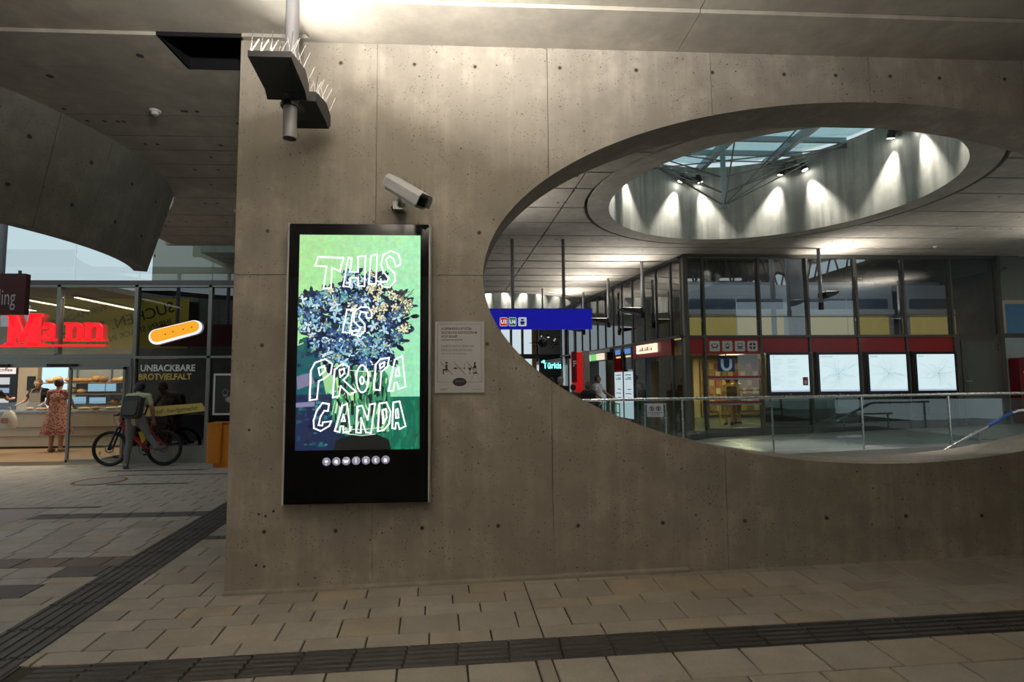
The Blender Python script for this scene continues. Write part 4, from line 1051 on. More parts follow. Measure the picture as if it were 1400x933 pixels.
# maroon hanging sign
hs = thing('hanging_sign', 'maroon hanging sign with white lettering at the left edge', 'sign', (-7.2, 8.0, 2.6))
b = B(); b.cbox(-8.6,-6.50,7.96,8.04,2.60,3.19,.01,'y'); b.build('panel', plain('maroon_panel', (.085,.014,.018), .4), hs)
text('sign_text', 'ling', .33, -6.625, 7.957, 2.74, plain('sign_white_print', (.55,.5,.52), .5), hs, 'RIGHT', width=.52)
b = B(); b.cyl((-6.88,8.0,3.19),(-6.88,8.0,4.6), .045, n=14); b.cyl((-8.2,8.0,3.19),(-8.2,8.0,4.6), .045, n=14); b.build('hanger_pole', M_GREYMET, hs, True)
b = B(); b.cyl((-6.62,8.0,3.19),(-6.62,8.0,3.24),.02,n=8); b.build('stud', M_STEELDK, hs)
b = B(); b.box(-11.0,-4.6,7.9,8.1,4.6,4.75); b.build('cross_beam', M_STEELDK, ceil)
# yellow banner hanging opposite the bakery (seen mirrored in the shop glass)
bann = thing('hanging_banner', 'yellow banner with black slanted lettering, mirrored in the bakery glazing', 'banner', (-11.9, 5.0, 2.9))
b = B(); b.box(-14.4,-9.5,5.0,5.02,2.75,4.36); b.build('cloth', plain('banner_yellow', (.80,.66,.08), .7), bann)
RZ = Matrix.Rotation(PI,4,'Z')
for s_, sz, x, z, sl in (('SUCHEN. FINDEN.', .50, -9.9, 3.95, .30), ('WIR MACHEN', .28, -12.0, 4.0, .30), ('IHREN SNACK IN JEDER', .26, -10.0, 3.55, .30)):
    text('banner_text', s_, sz, x, 5.03, z, M_BLACK, bann, M=RZ @ Matrix.Rotation(sl,4,'Y'))
b = B(); b.cyl((-14.0,5.01,4.36),(-14.0,5.01,4.45),.02); b.cyl((-10,5.01,4.36),(-10,5.01,4.45),.02); b.build('hanger', M_STEELDK, bann)

# ================================================================== BAKERY INTERIOR
M_WOOD = plain('bakery_wood_floor', (.30,.185,.10), .45, 0, .2, 3)
room = structure_root('floor_shop', (-10, 14, 0))
b = B(); b.box(-16,-4.1,S+.09,17.6,-.03,.05); b.build('boards', M_WOOD, room)
wb_ = structure_root('wall_shop', (-10, 17.5, 0))
b = B(); b.box(-16,-4.1,17.5,17.65,0,3.7); b.build('back_wall', plain('cream_wall', (.55,.45,.33), .6), wb_)
b = B(); b.box(-4.15,-4.0,S+.09,17.5,0,6); b.build('party_wall', plain('beige_wall', (.36,.32,.23), .7), wb_)
b = B(); b.box(-6.9,-4.15,12.6,12.75,.05,3.62); b.build('dark_partition', plain('dark_partition', (.05,.05,.055), .5), wb_)
b = B(); b.box(-16,-4.1,S+.1,17.6,3.62,3.74); b.build('ceiling_board', plain('shop_ceiling', (.42,.40,.36), .7), wb_)
b = B(); b.box(-7.6,-4.15,12.7,12.85,3.75,6.4); b.build('upper_wall', plain('beige_wall', (.36,.32,.23), .7), wb_)
for i in range(5):
    x = -13.2+i*1.35
    t = thing('ceiling_lamp', 'white tube lamp under the bakery ceiling, %s from the left edge' % ('first second third fourth fifth'.split()[i]), 'lamp', (x, 13.6, 3.55), 'tube lamps in the bakery')
    b = B(); b.box(x-.06,x+.06,12.5,14.9,3.57,3.62); b.build('housing', M_WHITE, t)
    b = B(); b.box(x-.04,x+.04,12.55,14.85,3.555,3.57); b.build('tube', glow('tube_light', (1,.95,.85), 5), t)
    area_light('tube_lamp', t, (x,13.7,3.54), (0,0,-1), .1, 2.2, 46, (1,.84,.60))
# bright pale back window
bw = structure_root('window_2', (-13.3, 17.4, .9))
b = B(); b.box(-13.9,-12.7,17.38,17.44,.75,2.45); b.build('lit_pane', glow('pale_daylight', (.55,.82,.95), .95), bw)
b = B(); b.box(-12.76,-12.66,17.34,17.38,.75,2.45); b.box(-13.95,-13.85,17.34,17.38,.75,2.45); b.build('frame', M_WHITE, bw)
# counter
ct = thing('bakery_counter', 'long pale steel bakery counter with glass top', 'counter', (-10, 14.1, .05))
M_CT = plain('counter_steel', (.50,.45,.36), .35, .3)
for z0, z1, y in ((.10,.34,13.93),(.35,.56,13.91),(.57,.93,13.88)):
    b = B(); b.box(-14.5,-7.35,y,14.6,z0,z1); b.build('front_panel', M_CT, ct)
b = B(); b.box(-14.5,-7.35,14.0,14.5,.05,.10); b.build('toe_kick', M_BLACK, ct)
b = B(); b.box(-14.5,-7.3,13.86,14.75,.93,.965); b.build('worktop', M_STEEL, ct)
b = B(); b.box(-14.5,-7.35,13.9,13.91,.965,1.18); b.build('glass_screen', M_GLASS, ct)
# dark menu wall with lit panels
mw = thing('menu_board', 'dark wall menu with lit screens and a pink lettered strip behind the counter', 'menu board', (-14.0, 16.2, .9))
b = B(); b.box(-15.0,-13.3,16.2,16.3,.9,2.25); b.build('board', M_BLACK, mw)
b = B(); b.box(-15.0,-13.35,16.17,16.2,1.92,2.18); st_ = b.build('lit_strip', glow('pink_strip', (.95,.72,.70), .9), mw)
text('strip_text', 'home, coffee', .15, -14.2, 16.165, 1.99, M_INK, st_, bold=.002)
for i, (x, z, w, h) in enumerate(((-14.4,1.62,.4,.2),(-13.85,1.62,.35,.2),(-14.35,1.35,.4,.16),(-13.8,1.38,.3,.14),(-14.3,1.1,.8,.12))):
    b = B(); b.box(x,x+w,16.18,16.2,z,z+h); b.build('screen', glow('menu_glow_%d' % (i % 3), ((.30,.40,.65),(.62,.66,.72),(.40,.30,.36))[i % 3], .55), mw)
b = B(); b.box(-13.28,-12.75,16.2,16.35,.9,2.3); b.build('cream_post', plain('cream_wall', (.55,.45,.33)), mw); b = B(); b.box(-13.0,-12.8,16.16,16.2,1.45,1.85); b.build('till_screen', M_BLACK, mw)
# bread shelves
sh = thing('bread_shelf', 'open bread shelves behind the counter filled with loaves', 'shelf', (-10.2, 14.9, .9))
SHZ = (1.05, 1.36, 1.66)
for z in SHZ: b = B(); b.box(-11.6 if z > 1.6 else -11.0,-9.2,14.8,15.3,z-.03,z); b.build('shelf_board', plain('shelf_wood', (.22,.12,.06), .5), sh)
for x in (-11.0,-10.1,-9.22): b = B(); b.box(x-.02,x+.02,15.28,15.32,.95,2.05); b.build('upright', M_STEELDK, sh)
b = B(); b.box(-11.0,-9.2,15.3,15.33,1.0,2.1); b.build('back_panel', plain('shelf_back', (.30,.30,.30), .5), sh)
for x, z, w, h in ((-10.35,1.42,.42,.2),(-9.9,1.42,.25,.2),(-10.9,1.1,.5,.18),(-10.3,1.1,.4,.16)):
    b = B(); b.box(x,x+w,14.78,14.8,z,z+h); b.build('price_screen', glow('price_blue', (.28,.48,.72), .7), sh)
ORD = 'first second third fourth fifth sixth seventh eighth ninth tenth eleventh twelfth'.split()
def loaf_mesh(kind):
    b = B()
    if kind == 0: b.ball((0,0,.07), (.13,.10,.075), 14, 8)
    elif kind == 1: b.ball((0,0,.055), (.17,.07,.06), 14, 8)
    else: b.ball((0,0,.085), (.11,.11,.09), 14, 8)
    for k in range(3): b.tube([(-.05+.05*k-.02,-.05,.118 if kind != 1 else .1),(-.05+.05*k+.02,.04,.125 if kind != 1 else .102)], .012, 6)
    me = b.mesh('loaf'); me.polygons.foreach_set('use_smooth', [True]*len(me.polygons)); return me
crust = [plain('crust_gold', (.55,.27,.07), .6), plain('crust_brown', (.36,.16,.05), .6), plain('crust_pale', (.66,.43,.18), .6)]
LM = []
for k in range(3):
    for c in crust: me = loaf_mesh(k); me.materials.append(c); LM.append(me)
rows_ = (('top', SHZ[2], -11.5, 10), ('middle', SHZ[1], -9.3, 4), ('lower', SHZ[0], -9.3, 3))
rr = random.Random(5)
for nm, z, x0, n in rows_:
    for i in range(n):
        x = x0+.24*i+rr.uniform(-.03,.03)
        if nm == 'lower': x = -9.8+.24*i
        if nm == 'middle': x = (-10.88, -10.62, -9.55, -9.33)[i]
        o = link(bpy.data.objects.new('bread_loaf', rr.choice(LM))); o.location = (x, 15.0+rr.uniform(-.05,.05), z); o.rotation_euler = (0,0,rr.uniform(0,3))
        tag(o, '%s golden bread loaf from the left on the %s bakery shelf' % (ORD[i], nm), 'bread', 'loaves on the %s bread shelf' % nm)
for i in range(12):
    o = link(bpy.data.objects.new('bread_roll', rr.choice(LM))); o.location = (-11.35+.32*i, 14.25+rr.uniform(-.06,.06), .965); o.scale = (.8,.8,.6); o.rotation_euler = (0,0,rr.uniform(0,3))
    tag(o, '%s yellow-brown pastry from the left on the bakery counter top' % ORD[i], 'pastry', 'pastries on the bakery counter')
# ---- people in the bakery
M_DRESS = None
q = N('printed_dress'); co = q.coords('obj'); vo = q.n('ShaderNodeTexVoronoi'); vo.inputs['Scale'].default_value = 26; q.l(co, vo.inputs['Vector'])
q.l(q.mix(q.ramp(vo.outputs['Distance'], [(.38,0.0),(.5,1.0)]), (.20,.035,.035), (.44,.24,.18)), q.b.inputs['Base Color']); q.b.inputs['Roughness'].default_value = .8; M_DRESS = q.m
lady, T, P = person('person', 'woman in a red patterned midi dress standing at the counter, back turned', (-9.93, 13.25, .05), PI+.15, dict(elL=(.24,-.05,1.13),elR=(-.24,-.08,1.13),wrL=(.20,-.22,1.0),wrR=(-.22,-.25,1.02)),
       shirt=M_DRESS, legs=M_DRESS, shoe=plain('beige_shoes', (.42,.30,.22)), hair=plain('dark_red_hair', (.05,.018,.015), .6), sleeve=1.3, bare_legs=True, hairstyle='bun', H=.985)
b = B(); n = 40; prof = [(1.22,.165,.125),(1.08,.17,.14),(.95,.205,.17),(.75,.245,.20),(.55,.29,.235),(.40,.32,.26)]
vs = []
for z, rx, ry in prof:
    for i in range(n):
        t = 2*PI*i/n; k = 1+.05*math.cos(10*t)*(1.22-z)/.8; vs.append((rx*k*math.cos(t), ry*k*math.sin(t), z))
b.add(vs, [(j*n+i,j*n+(i+1)%n,(j+1)*n+(i+1)%n,(j+1)*n+i) for j in range(len(prof)-1) for i in range(n)]); b.xf(T); b.build('dress_skirt', M_DRESS, lady, True)
b = B(); vs = []
for z, kk in ((.47,1.012),(.44,1.015)):
    for i in range(n):
        t = 2*PI*i/n; k = (1+.05*math.cos(10*t)*(1.22-z)/.8)*kk; vs.append((.305*k*math.cos(t), .248*k*math.sin(t), z))
b.add(vs, [(i,(i+1)%n,n+(i+1)%n,n+i) for i in range(n)]); b.xf(T); b.build('hem_band', plain('dress_red', (.26,.02,.03), .8), lady, True)
sel, T, P = person('person', 'shop assistant in black shirt and grey apron behind the bakery counter', (-11.74, 15.0, .05), 0.1, dict(head=(0,-.06,1.57),elL=(.27,-.05,1.13),elR=(-.28,-.06,1.14),wrL=(.22,-.27,1.03),wrR=(-.30,-.28,1.05)),
       shirt=plain('black_shirt', (.015,.015,.017), .7), legs=M_BLACK, hair=plain('brown_hair', (.10,.055,.03), .6), head_tilt=.35, sleeve=.55)
b = B()
for z0, z1, w in ((1.06,1.34,.13),(.62,1.06,.18)): b.box(-w,w,-.158,-.140,z0,z1)
for sx in (-1,1): b.tube([(sx*.11,-.148,1.33),(sx*.10,-.10,1.43),(sx*.07,.02,1.47)], .012, 6)
b.xf(T); b.build('apron', plain('apron_grey', (.26,.23,.19), .8), sel)
cus, T, P = person('person', 'customer reaching over the bakery counter at the very left edge', (-11.22, 12.95, .05), PI+.3, dict(elR=(-.25,-.22,1.22),wrR=(-.22,-.46,1.22),elL=(.24,.02,1.12),wrL=(.26,-.03,.9)), shirt=M_BLACK, legs=M_BLACK, hair=plain('black_hair', (.012,.01,.01), .5), sleeve=.5)
bag = thing('shopping_bag', 'white plastic carrier bag with faint red print hanging by the customer', 'bag', (-10.75, 12.95, .62))
b = B()
prof = [(.02,.64),(.16,.62),(.19,.72),(.17,.86),(.12,.97),(.05,1.03)]
b.lathe([(r, z) for r, z in prof], (-10.77,12.95,.0), 16, (1,.45)); b.build('bag_body', plain('white_plastic', (.68,.64,.58), .4), bag, True)
b = B(); b.tube([(-10.84,12.95,1.0),(-10.82,12.95,1.1),(-10.75,12.95,1.1),(-10.72,12.95,1.0)], .008, 6); b.build('handle', plain('white_plastic', (.68,.64,.58)), bag)
b = B(); b.cbox(-10.86,-10.70,12.855,12.862,.74,.86,.02,'y'); b.build('print', plain('faint_red_print', (.50,.25,.2), .6), bag)

# ================================================================== BICYCLE AND RIDER
BY = 11.08
bike = thing('bicycle', 'black and red mountain bike held by the man outside the bakery', 'bicycle', (-6.75, BY, 0))
WR = .345
M_TYRE = plain('tyre_rubber', (.012,.012,.012), .75); M_FRAMER = plain('bike_red', (.45,.012,.02), .35)
def wheel(x):
    b = B(); b.torus((x,BY,WR), WR-.026, .028, 'y', 48, 8); w = b.build('tyre', M_TYRE, bike, True)
    b = B(); b.torus((x,BY,WR), WR-.058, .010, 'y', 48, 6); b.build('rim', M_BLACK, w, True)
    b = B()
    for k in range(28):
        t = 2*PI*k/28; s = .012 if k % 2 else -.012; b.cyl((x+.02*math.cos(t+.5),BY+s,WR+.02*math.sin(t+.5)), (x+(WR-.065)*math.cos(t),BY,WR+(WR-.065)*math.sin(t)), .0011, n=4, caps=False)
    b.build('spokes', M_STEEL, w)
    b = B(); b.cyl((x,BY-.05,WR),(x,BY+.05,WR),.022,n=12); b.build('hub', M_BLACK, w, True)
    b = B(); b.torus((x,BY-.03,WR), .075, .012, 'y', 28, 6, .25); b.cyl((x,BY-.033,WR),(x,BY-.028,WR),.04,n=14); b.build('brake_disc', M_STEELDK, w, True)
    for t in (.35, 2.9):
        b = B(); b.box(x+.20*math.cos(t)-.012,x+.20*math.cos(t)+.012,BY-.012,BY-.004,WR+.20*math.sin(t)-.05-.12,WR+.20*math.sin(t)+.02-.12); b.build('reflector', plain('amber_reflector', (.60,.30,.02), .3), w)
XF, XR = -7.28, -6.26
wheel(XF); wheel(XR)
hd_ = (-7.08,BY,.86); bb = (-6.63,BY,.32); st2 = (-6.50,BY,.80)
b = B()
for s in (-1,1): b.tube([(XF,BY+.06*s,WR),(-7.13,BY+.055*s,.74)], .019, 10)
b.tube([(-7.13,BY-.06,.74),(-7.13,BY+.06,.74)], .02, 8); b.tube([(-7.13,BY,.74),(-7.06,BY,.93)], .02, 10); b.build('fork', M_BLACK, bike, True)
b = B(); b.tube([(-7.09,BY,.80),(-6.63,BY,.36)], .034, 12); b.build('down_tube', M_FRAMER, bike, True)
b = B(); b.tube([(-7.07,BY,.87),(-6.52,BY,.72)], .026, 12); b.build('top_tube', M_FRAMER, bike, True)
b = B(); b.tube([bb,(-6.50,BY,.80)], .022, 12); b.build('seat_tube', M_FRAMER, bike, True)
for s in (-1,1):
    b = B(); b.tube([(-6.62,BY+.03*s,.34),(-6.42,BY+.055*s,.35),(XR,BY+.065*s,WR)], .016, 10); b.build('chain_stay', M_FRAMER, bike, True)
    b = B(); b.tube([(-6.52,BY+.02*s,.70),(XR,BY+.065*s,WR)], .012, 10); b.build('seat_stay', M_FRAMER, bike, True)
b = B(); b.tube([(-6.50,BY,.78),(-6.47,BY,.92)], .015, 10); b.build('seat_post', M_BLACK, bike, True)
b = B(); b.ball((-6.45,BY,.945), (.14,.065,.03), 16, 8); b.ball((-6.57,BY,.945), (.08,.025,.022), 12, 6); b.build('saddle', M_BLACK, bike, True)
b = B(); b.tube([(-7.06,BY,.93),(-7.10,BY,.99)], .02, 10); b.build('stem', M_BLACK, bike, True)
b = B(); b.tube([(-7.02,BY-.34,1.01),(-7.09,BY-.12,1.0),(-7.10,BY,.99),(-7.09,BY+.12,1.0),(-7.02,BY+.34,1.01)], .014, 10); hb = b.build('handlebar', M_BLACK, bike, True)
for s in (-1,1):
    b = B(); b.cyl((-7.035,BY+.24*s,1.007),(-7.017,BY+.345*s,1.012),.019,n=10); b.build('grip', plain('grip_red', (.35,.02,.025), .6), hb, True)
b = B(); b.tube([(-7.06,BY-.2,1.0),(-7.18,BY-.1,.96),(-7.20,BY-.04,.86),(-7.14,BY-.03,.76)], .004, 6); b.build('brake_cable', M_BLACK, hb, True)
b = B(); b.ball((-7.13,BY,1.02), (.035,.04,.04), 10, 8); b.build('front_lamp', M_BLACK, hb, True)
b = B(); b.torus((-6.63,BY-.04,.32), .085, .008, 'y', 28, 6); b.cyl((-6.63,BY-.07,.32),(-6.63,BY+.07,.32),.03,n=12); cr = b.build('chainring', M_STEELDK, bike, True)
b = B(); b.tube([(-6.63,BY-.08,.32),(-6.50,BY-.08,.24)], .012, 8); b.tube([(-6.63,BY+.08,.32),(-6.76,BY+.08,.40)], .012, 8); b.build('crank_arm', M_BLACK, cr, True)
b = B(); b.box(-6.55,-6.45,BY-.18,BY-.09,.225,.25); b.build('pedal', M_BLACK, cr)
b = B(); b.prism([(-6.74,.66),(-6.60,.70),(-6.60,.50),(-6.66,.44)], BY-.045, BY+.045); b.build('frame_bag', plain('frame_yellow', (.60,.46,.03), .5), bike)
b = B(); b.tube([(-6.86,BY-.05,.40),(-6.90,BY-.10,.0)], .010, 8); b.build('kickstand', M_BLACK, bike, True)
rider, T, P = person('person', 'man in pale yellow T-shirt straddling a bike outside the bakery, back turned', (-6.64, 10.78, 0), PI+.1,
    dict(pel=(0,-.02,.93), hipL=(.085,-.02,.90), hipR=(-.085,-.02,.90), waist=(.02,-.06,1.06), chest=(.04,-.14,1.24), neck=(.07,-.22,1.40), head=(.09,-.29,1.50), shL=(.22,-.17,1.36), shR=(-.13,-.17,1.36),
         elL=(.34,-.20,1.14), wrL=(.37,-.22,.97), elR=(-.22,-.14,1.10), wrR=(-.22,-.20,.90), kneeL=(.11,-.03,.48), ankL=(.12,.03,.085), toeL=(.17,-.10,.03), kneeR=(-.18,-.10,.62), ankR=(-.36,-.05,.40), toeR=(-.48,-.11,.36)),
    skin=SKIN2, shirt=plain('pale_yellow_shirt', (.52,.54,.36), .8), legs=plain('grey_trousers', (.17,.17,.175), .85), shoe=plain('grey_trainers', (.14,.14,.15), .6), hair=plain('black_hair', (.012,.01,.01)), sleeve=.55, head_tilt=.45, voxel=.009)
bp = thing('backpack', 'dark grey rectangular backpack on the back of the man with the bike', 'backpack', tuple(T @ Vector((.02,.06,1.05))))
b = B(); b.cbox(-.135,.175,-.02,.13,.98,1.40,.06,'y'); b.xf(T @ Matrix.Translation((0,.36,.0)) @ Matrix.Rotation(.28,4,'X')); b.build('pack_body', plain('pack_grey', (.055,.055,.05), .8), bp, True)
b = B(); b.cbox(-.10,.14,.13,.165,1.02,1.30,.04,'y'); b.xf(T @ Matrix.Translation((0,.36,.0)) @ Matrix.Rotation(.28,4,'X')); b.build('front_pocket', plain('pocket_grey', (.09,.09,.08), .8), bp, True)
for sx in (-.10,.14):
    b = B(); b.tube([(sx,-.03,1.39),(sx,-.16,1.40),(sx,-.24,1.28),(sx,-.18,1.1),(sx,-.02,1.0)], .016, 6); b.xf(T @ Matrix.Translation((0,.36,.0)) @ Matrix.Rotation(.28,4,'X')); b.build('strap', M_BLACK, bp, True)

# ================================================================== HALL BEHIND THE WALL
def hz(x): return .05 if x < 3 else (.05+.145*(x-3) if x < 5 else .34+.031*(x-5))
fh = structure_root('floor_hall', (4, 10, 0))
q = N('pale_terrazzo'); co = q.coords('pos'); vo = q.n('ShaderNodeTexVoronoi'); vo.inputs['Scale'].default_value = 60; q.l(co, vo.inputs['Vector'])
q.l(q.mix(q.math('MULTIPLY', vo.outputs['Distance'], .5), (.46,.46,.44), (.33,.33,.32)), q.b.inputs['Base Color']); q.b.inputs['Roughness'].default_value = .35; M_TERR = q.m
hx = [-8,-2,0,1.5,3,3.5,4,4.5,5,6.5,8,10,12.6]
def hall_slab(y0, y1, x0, x1, nm='slab'):
    b = B(); X = [x0]+[x for x in hx if x0 < x < x1]+[x1]
    for a, c in zip(X, X[1:]): b.add([(a,y0,hz(a)),(c,y0,hz(c)),(c,y1,hz(c)),(a,y1,hz(a)),(a,y0,hz(a)-.2),(c,y0,hz(c)-.2),(c,y1,hz(c)-.2),(a,y1,hz(a)-.2)], [(0,1,2,3),(7,6,5,4),(0,4,5,1),(2,6,7,3),(0,3,7,4),(1,5,6,2)])
    b.build(nm, M_TERR, fh)
hall_slab(4.75, 5.5, -1.9, 12.6); hall_slab(5.5, 8.9, -1.9, 4.6); hall_slab(8.9, 11.55, -1.9, 12.6); hall_slab(11.55, 27, -8, 4.5); hall_slab(5.5, 8.9, 9.3, 12.6)
# stair flight going down to the left inside the well
stair = structure_root('floor_stair', (7, 7.7, -2))
for i in range(13):
    x1 = 9.3-.30*i; z = hz(9.3)-.165*(i+1)
    b = B(); b.box(x1-.31,x1,5.55,8.85,z-.3,z); b.build('step', M_TERR, stair)
b = B(); b.box(4.6,4.7,5.5,8.9,-2.2,hz(4.6)-.2); b.box(4.6,9.3,5.45,5.5,-2.2,.2); b.box(4.6,9.3,8.9,8.94,-2.2,.2); b.box(4.6,9.4,5.5,8.9,-2.3,-2.2); b.build('well_wall', M_WALL, stair)
# stair handrails with a blue sleeve
for yy, nm, lab in ((7.5, 'stair_handrail', 'steel stair handrail with a blue sleeve rising at the right edge'), (6.95, 'stair_handrail', 'lower plain steel stair handrail at the right edge, cut by the opening')):
    t = thing(nm, lab, 'handrail', (7.5, yy, .3)); k = 0 if yy > 7.2 else -.26; dx = 0 if yy > 7.2 else -.35
    b = B(); b.tube([(5.2+dx,yy,-.17+k),(6.815+dx,yy,.634+k),(7.745+dx,yy,1.089+k),(7.84+dx,yy,1.112+k),(9.0+dx,yy,1.122+k)], .021, 12); b.build('rail', M_STEEL, t, True)
    if k == 0:
        b = B(); b.tube([(7.34,yy,.89),(7.725,yy,1.079)], .0245, 12); b.build('blue_sleeve', plain('blue_sleeve', (.03,.12,.42), .4), t, True)
    for x in (5.8, 7.2, 8.9):
        zt = (.634+(x-6.815)*.489) if x < 7.745 else 1.118
        b = B(); b.cyl((x+dx,yy,zt+k-.98),(x+dx,yy,zt+k),.018,n=10); b.build('post', M_STEEL, t, True)
# glass balustrade
GYB = 8.97
rail = thing('glass_balustrade', 'long glass balustrade with steel handrail behind the oval opening', 'railing', (5, GYB, .3))
b = B(); b.tube([(1.15,GYB,1.265),(9.6,GYB,1.322),(12.4,GYB,1.335)], .025, 14); b.build('handrail', M_STEEL, rail, True)
px_ = [1.2, 2.15, 3.38, 4.93, 6.52, 8.09, 9.65, 11.2, 12.3]
for x in px_: b = B(); b.box(x-.010,x+.010,GYB-.015,GYB+.015,hz(x),1.25+.006*(x-1.3)); b.build('post', M_STEEL, rail)
for a, c in zip(px_, px_[1:]):
    b = B(); b.box(a+.015,c-.015,GYB-.006,GYB+.006,max(hz(a),hz(c))+.03,1.235); b.build('pane', M_GLASSRAIL, rail)
# little gate frame with a notice
gt = thing('gate_notice', 'small white notice with two prohibition circles on a steel gate frame', 'sign', (2.9, 9.0, .05))
for x in (2.72, 3.075): b = B(); b.cyl((x,8.935,hz(x)),(x,8.935,1.21),.013,n=10); b.build('post', M_STEEL, gt, True)
b = B(); b.cyl((2.72,8.935,1.2),(3.075,8.935,1.2),.012,n=8); b.build('top_bar', M_STEEL, gt, True)
b = B(); b.cbox(2.748,3.03,8.915,8.925,.985,1.195,.012,'y'); b.build('plate', plain('notice_white', (.84,.86,.92), .4), gt)
b = B()
for cx in (2.83, 2.945):
    b.torus((cx,8.913,1.125), .036, .0045, 'y', 24, 6, .3); b.box(cx-.008,cx+.008,8.911,8.914,1.10,1.15); b.ribbon([(cx-.026,1.15),(cx+.026,1.10)], .007, 8.91)
b.build('circle_symbol', M_INK, gt)
for i, s_ in enumerate(('RAUCHEN VERBOTEN', 'NO SMOKING')): text('notice_text', s_, .032, 2.889, 8.912, 1.045-.034*i, plain('notice_blue', (.05,.07,.2), .5), gt, 'CENTER', width=.75)

# ---- glazed facade facing the opening
F = 11.6
fw_ = structure_root('window_3', (8, F, .3))
MX = [4.50, 4.905, 6.17, 7.29, 8.43, 9.54, 10.67, 11.81]
for i, x in enumerate(MX):
    w = .05 if i in (0, 7) else .024
    b = B(); b.box(x-w,x+w,F-.06,F+.08,hz(x)-.02,ZC); b.build('mullion', M_FRAME, fw_)
b = B(); b.box(4.45,11.86,F-.07,F+.08,2.525,2.575); b.build('transom', M_FRAME, fw_)
b = B(); b.box(4.45,11.86,F-.07,F+.08,ZC-.07,ZC); b.build('head_rail', M_FRAME, fw_)
b = B(); b.box(4.55,10.67,F-.03,F+.03,2.985,3.0); b.build('glazing_bar', M_FRAME, fw_)
for a, c in zip(MX, MX[1:]):
    b = B(); b.box(a+.03,c-.03,F-.006,F+.006,2.58,4.32); b.build('upper_pane', M_GLASSDK, fw_)
b = B()
for a, c in zip(MX[:-2], MX[1:-1]): b.box(a,c,F-.02,F+.05,hz(a)-.02,hz(c)+.16)
b.build('plinth', M_FRAME, fw_)
for i, (a, c) in enumerate(zip(MX[:-2], MX[1:-1])):
    z0 = 2.19 if i > 1 else 2.165
    b = B(); b.box(a+.03,c-.03,F-.03,F+.0,z0,2.522); b.build('red_fascia', M_RED, fw_)
    z1 = 2.16 if i < 2 else 1.22
    b = B(); b.box(a+.03,c-.03,F-.006,F+.006,hz(a)+.2,z1); b.build('lower_pane', glass('office_glass', (.86,.88,.84), .05, .5) if i < 2 else glass('lower_dark_glass', (.42,.45,.42), .08, .6), fw_)
# transport pictograms on the red fascia
for k, x in enumerate((5.118, 5.405, 5.69, 5.973)):
    t = thing('pictogram_sign', ('white bus', 'white tram', 'white train', 'white crossed-circle information')[k]+' pictogram on the red fascia', 'sign', (x, F-.03, 2.22), 'pictograms on the red fascia')
    b = B(); b.cbox(x-.113,x+.113,F-.042,F-.031,2.222,2.450,.025,'y'); b.build('tile', plain('pictogram_white', (.66,.66,.62), .4), t)
    y = F-.0435; zc = 2.336; b = B()
    R_ = lambda x0, x1, z0, z1: b.poly([(x+x0,y,zc+z0),(x+x1,y,zc+z0),(x+x1,y,zc+z1),(x+x0,y,zc+z1)])
    if k == 0: R_(-.06,.06,-.035,-.015); R_(-.06,.06,.04,.05); R_(-.06,-.045,-.015,.04); R_(.045,.06,-.015,.04); R_(-.05,-.025,-.055,-.035); R_(.025,.05,-.055,-.035); R_(-.08,-.065,-.01,.03); R_(.065,.08,-.01,.03)
    if k == 1: R_(-.04,.04,-.045,-.015); R_(-.04,-.028,-.015,.035); R_(.028,.04,-.015,.035); R_(-.04,.04,.035,.048); R_(-.006,.006,.048,.07); R_(-.035,.035,.07,.078); R_(-.03,.03,-.06,-.05)
    if k == 2: R_(-.055,.055,-.035,-.005); R_(-.055,-.04,-.005,.05); R_(.04,.055,-.005,.05); R_(-.055,.055,.05,.062); R_(-.075,.075,-.065,-.055); R_(-.045,.045,-.055,-.045)
    if k == 3:
        for s in range(4):
            t0 = s*PI/2+.18; b.poly([(x+.02*math.cos(s*PI/2+PI/4),y,zc+.02*math.sin(s*PI/2+PI/4))]+[(x+.078*math.cos(t0+.3*j),y,zc+.078*math.sin(t0+.3*j)) for j in range(5)])
    b.build('symbol', M_INK, t)
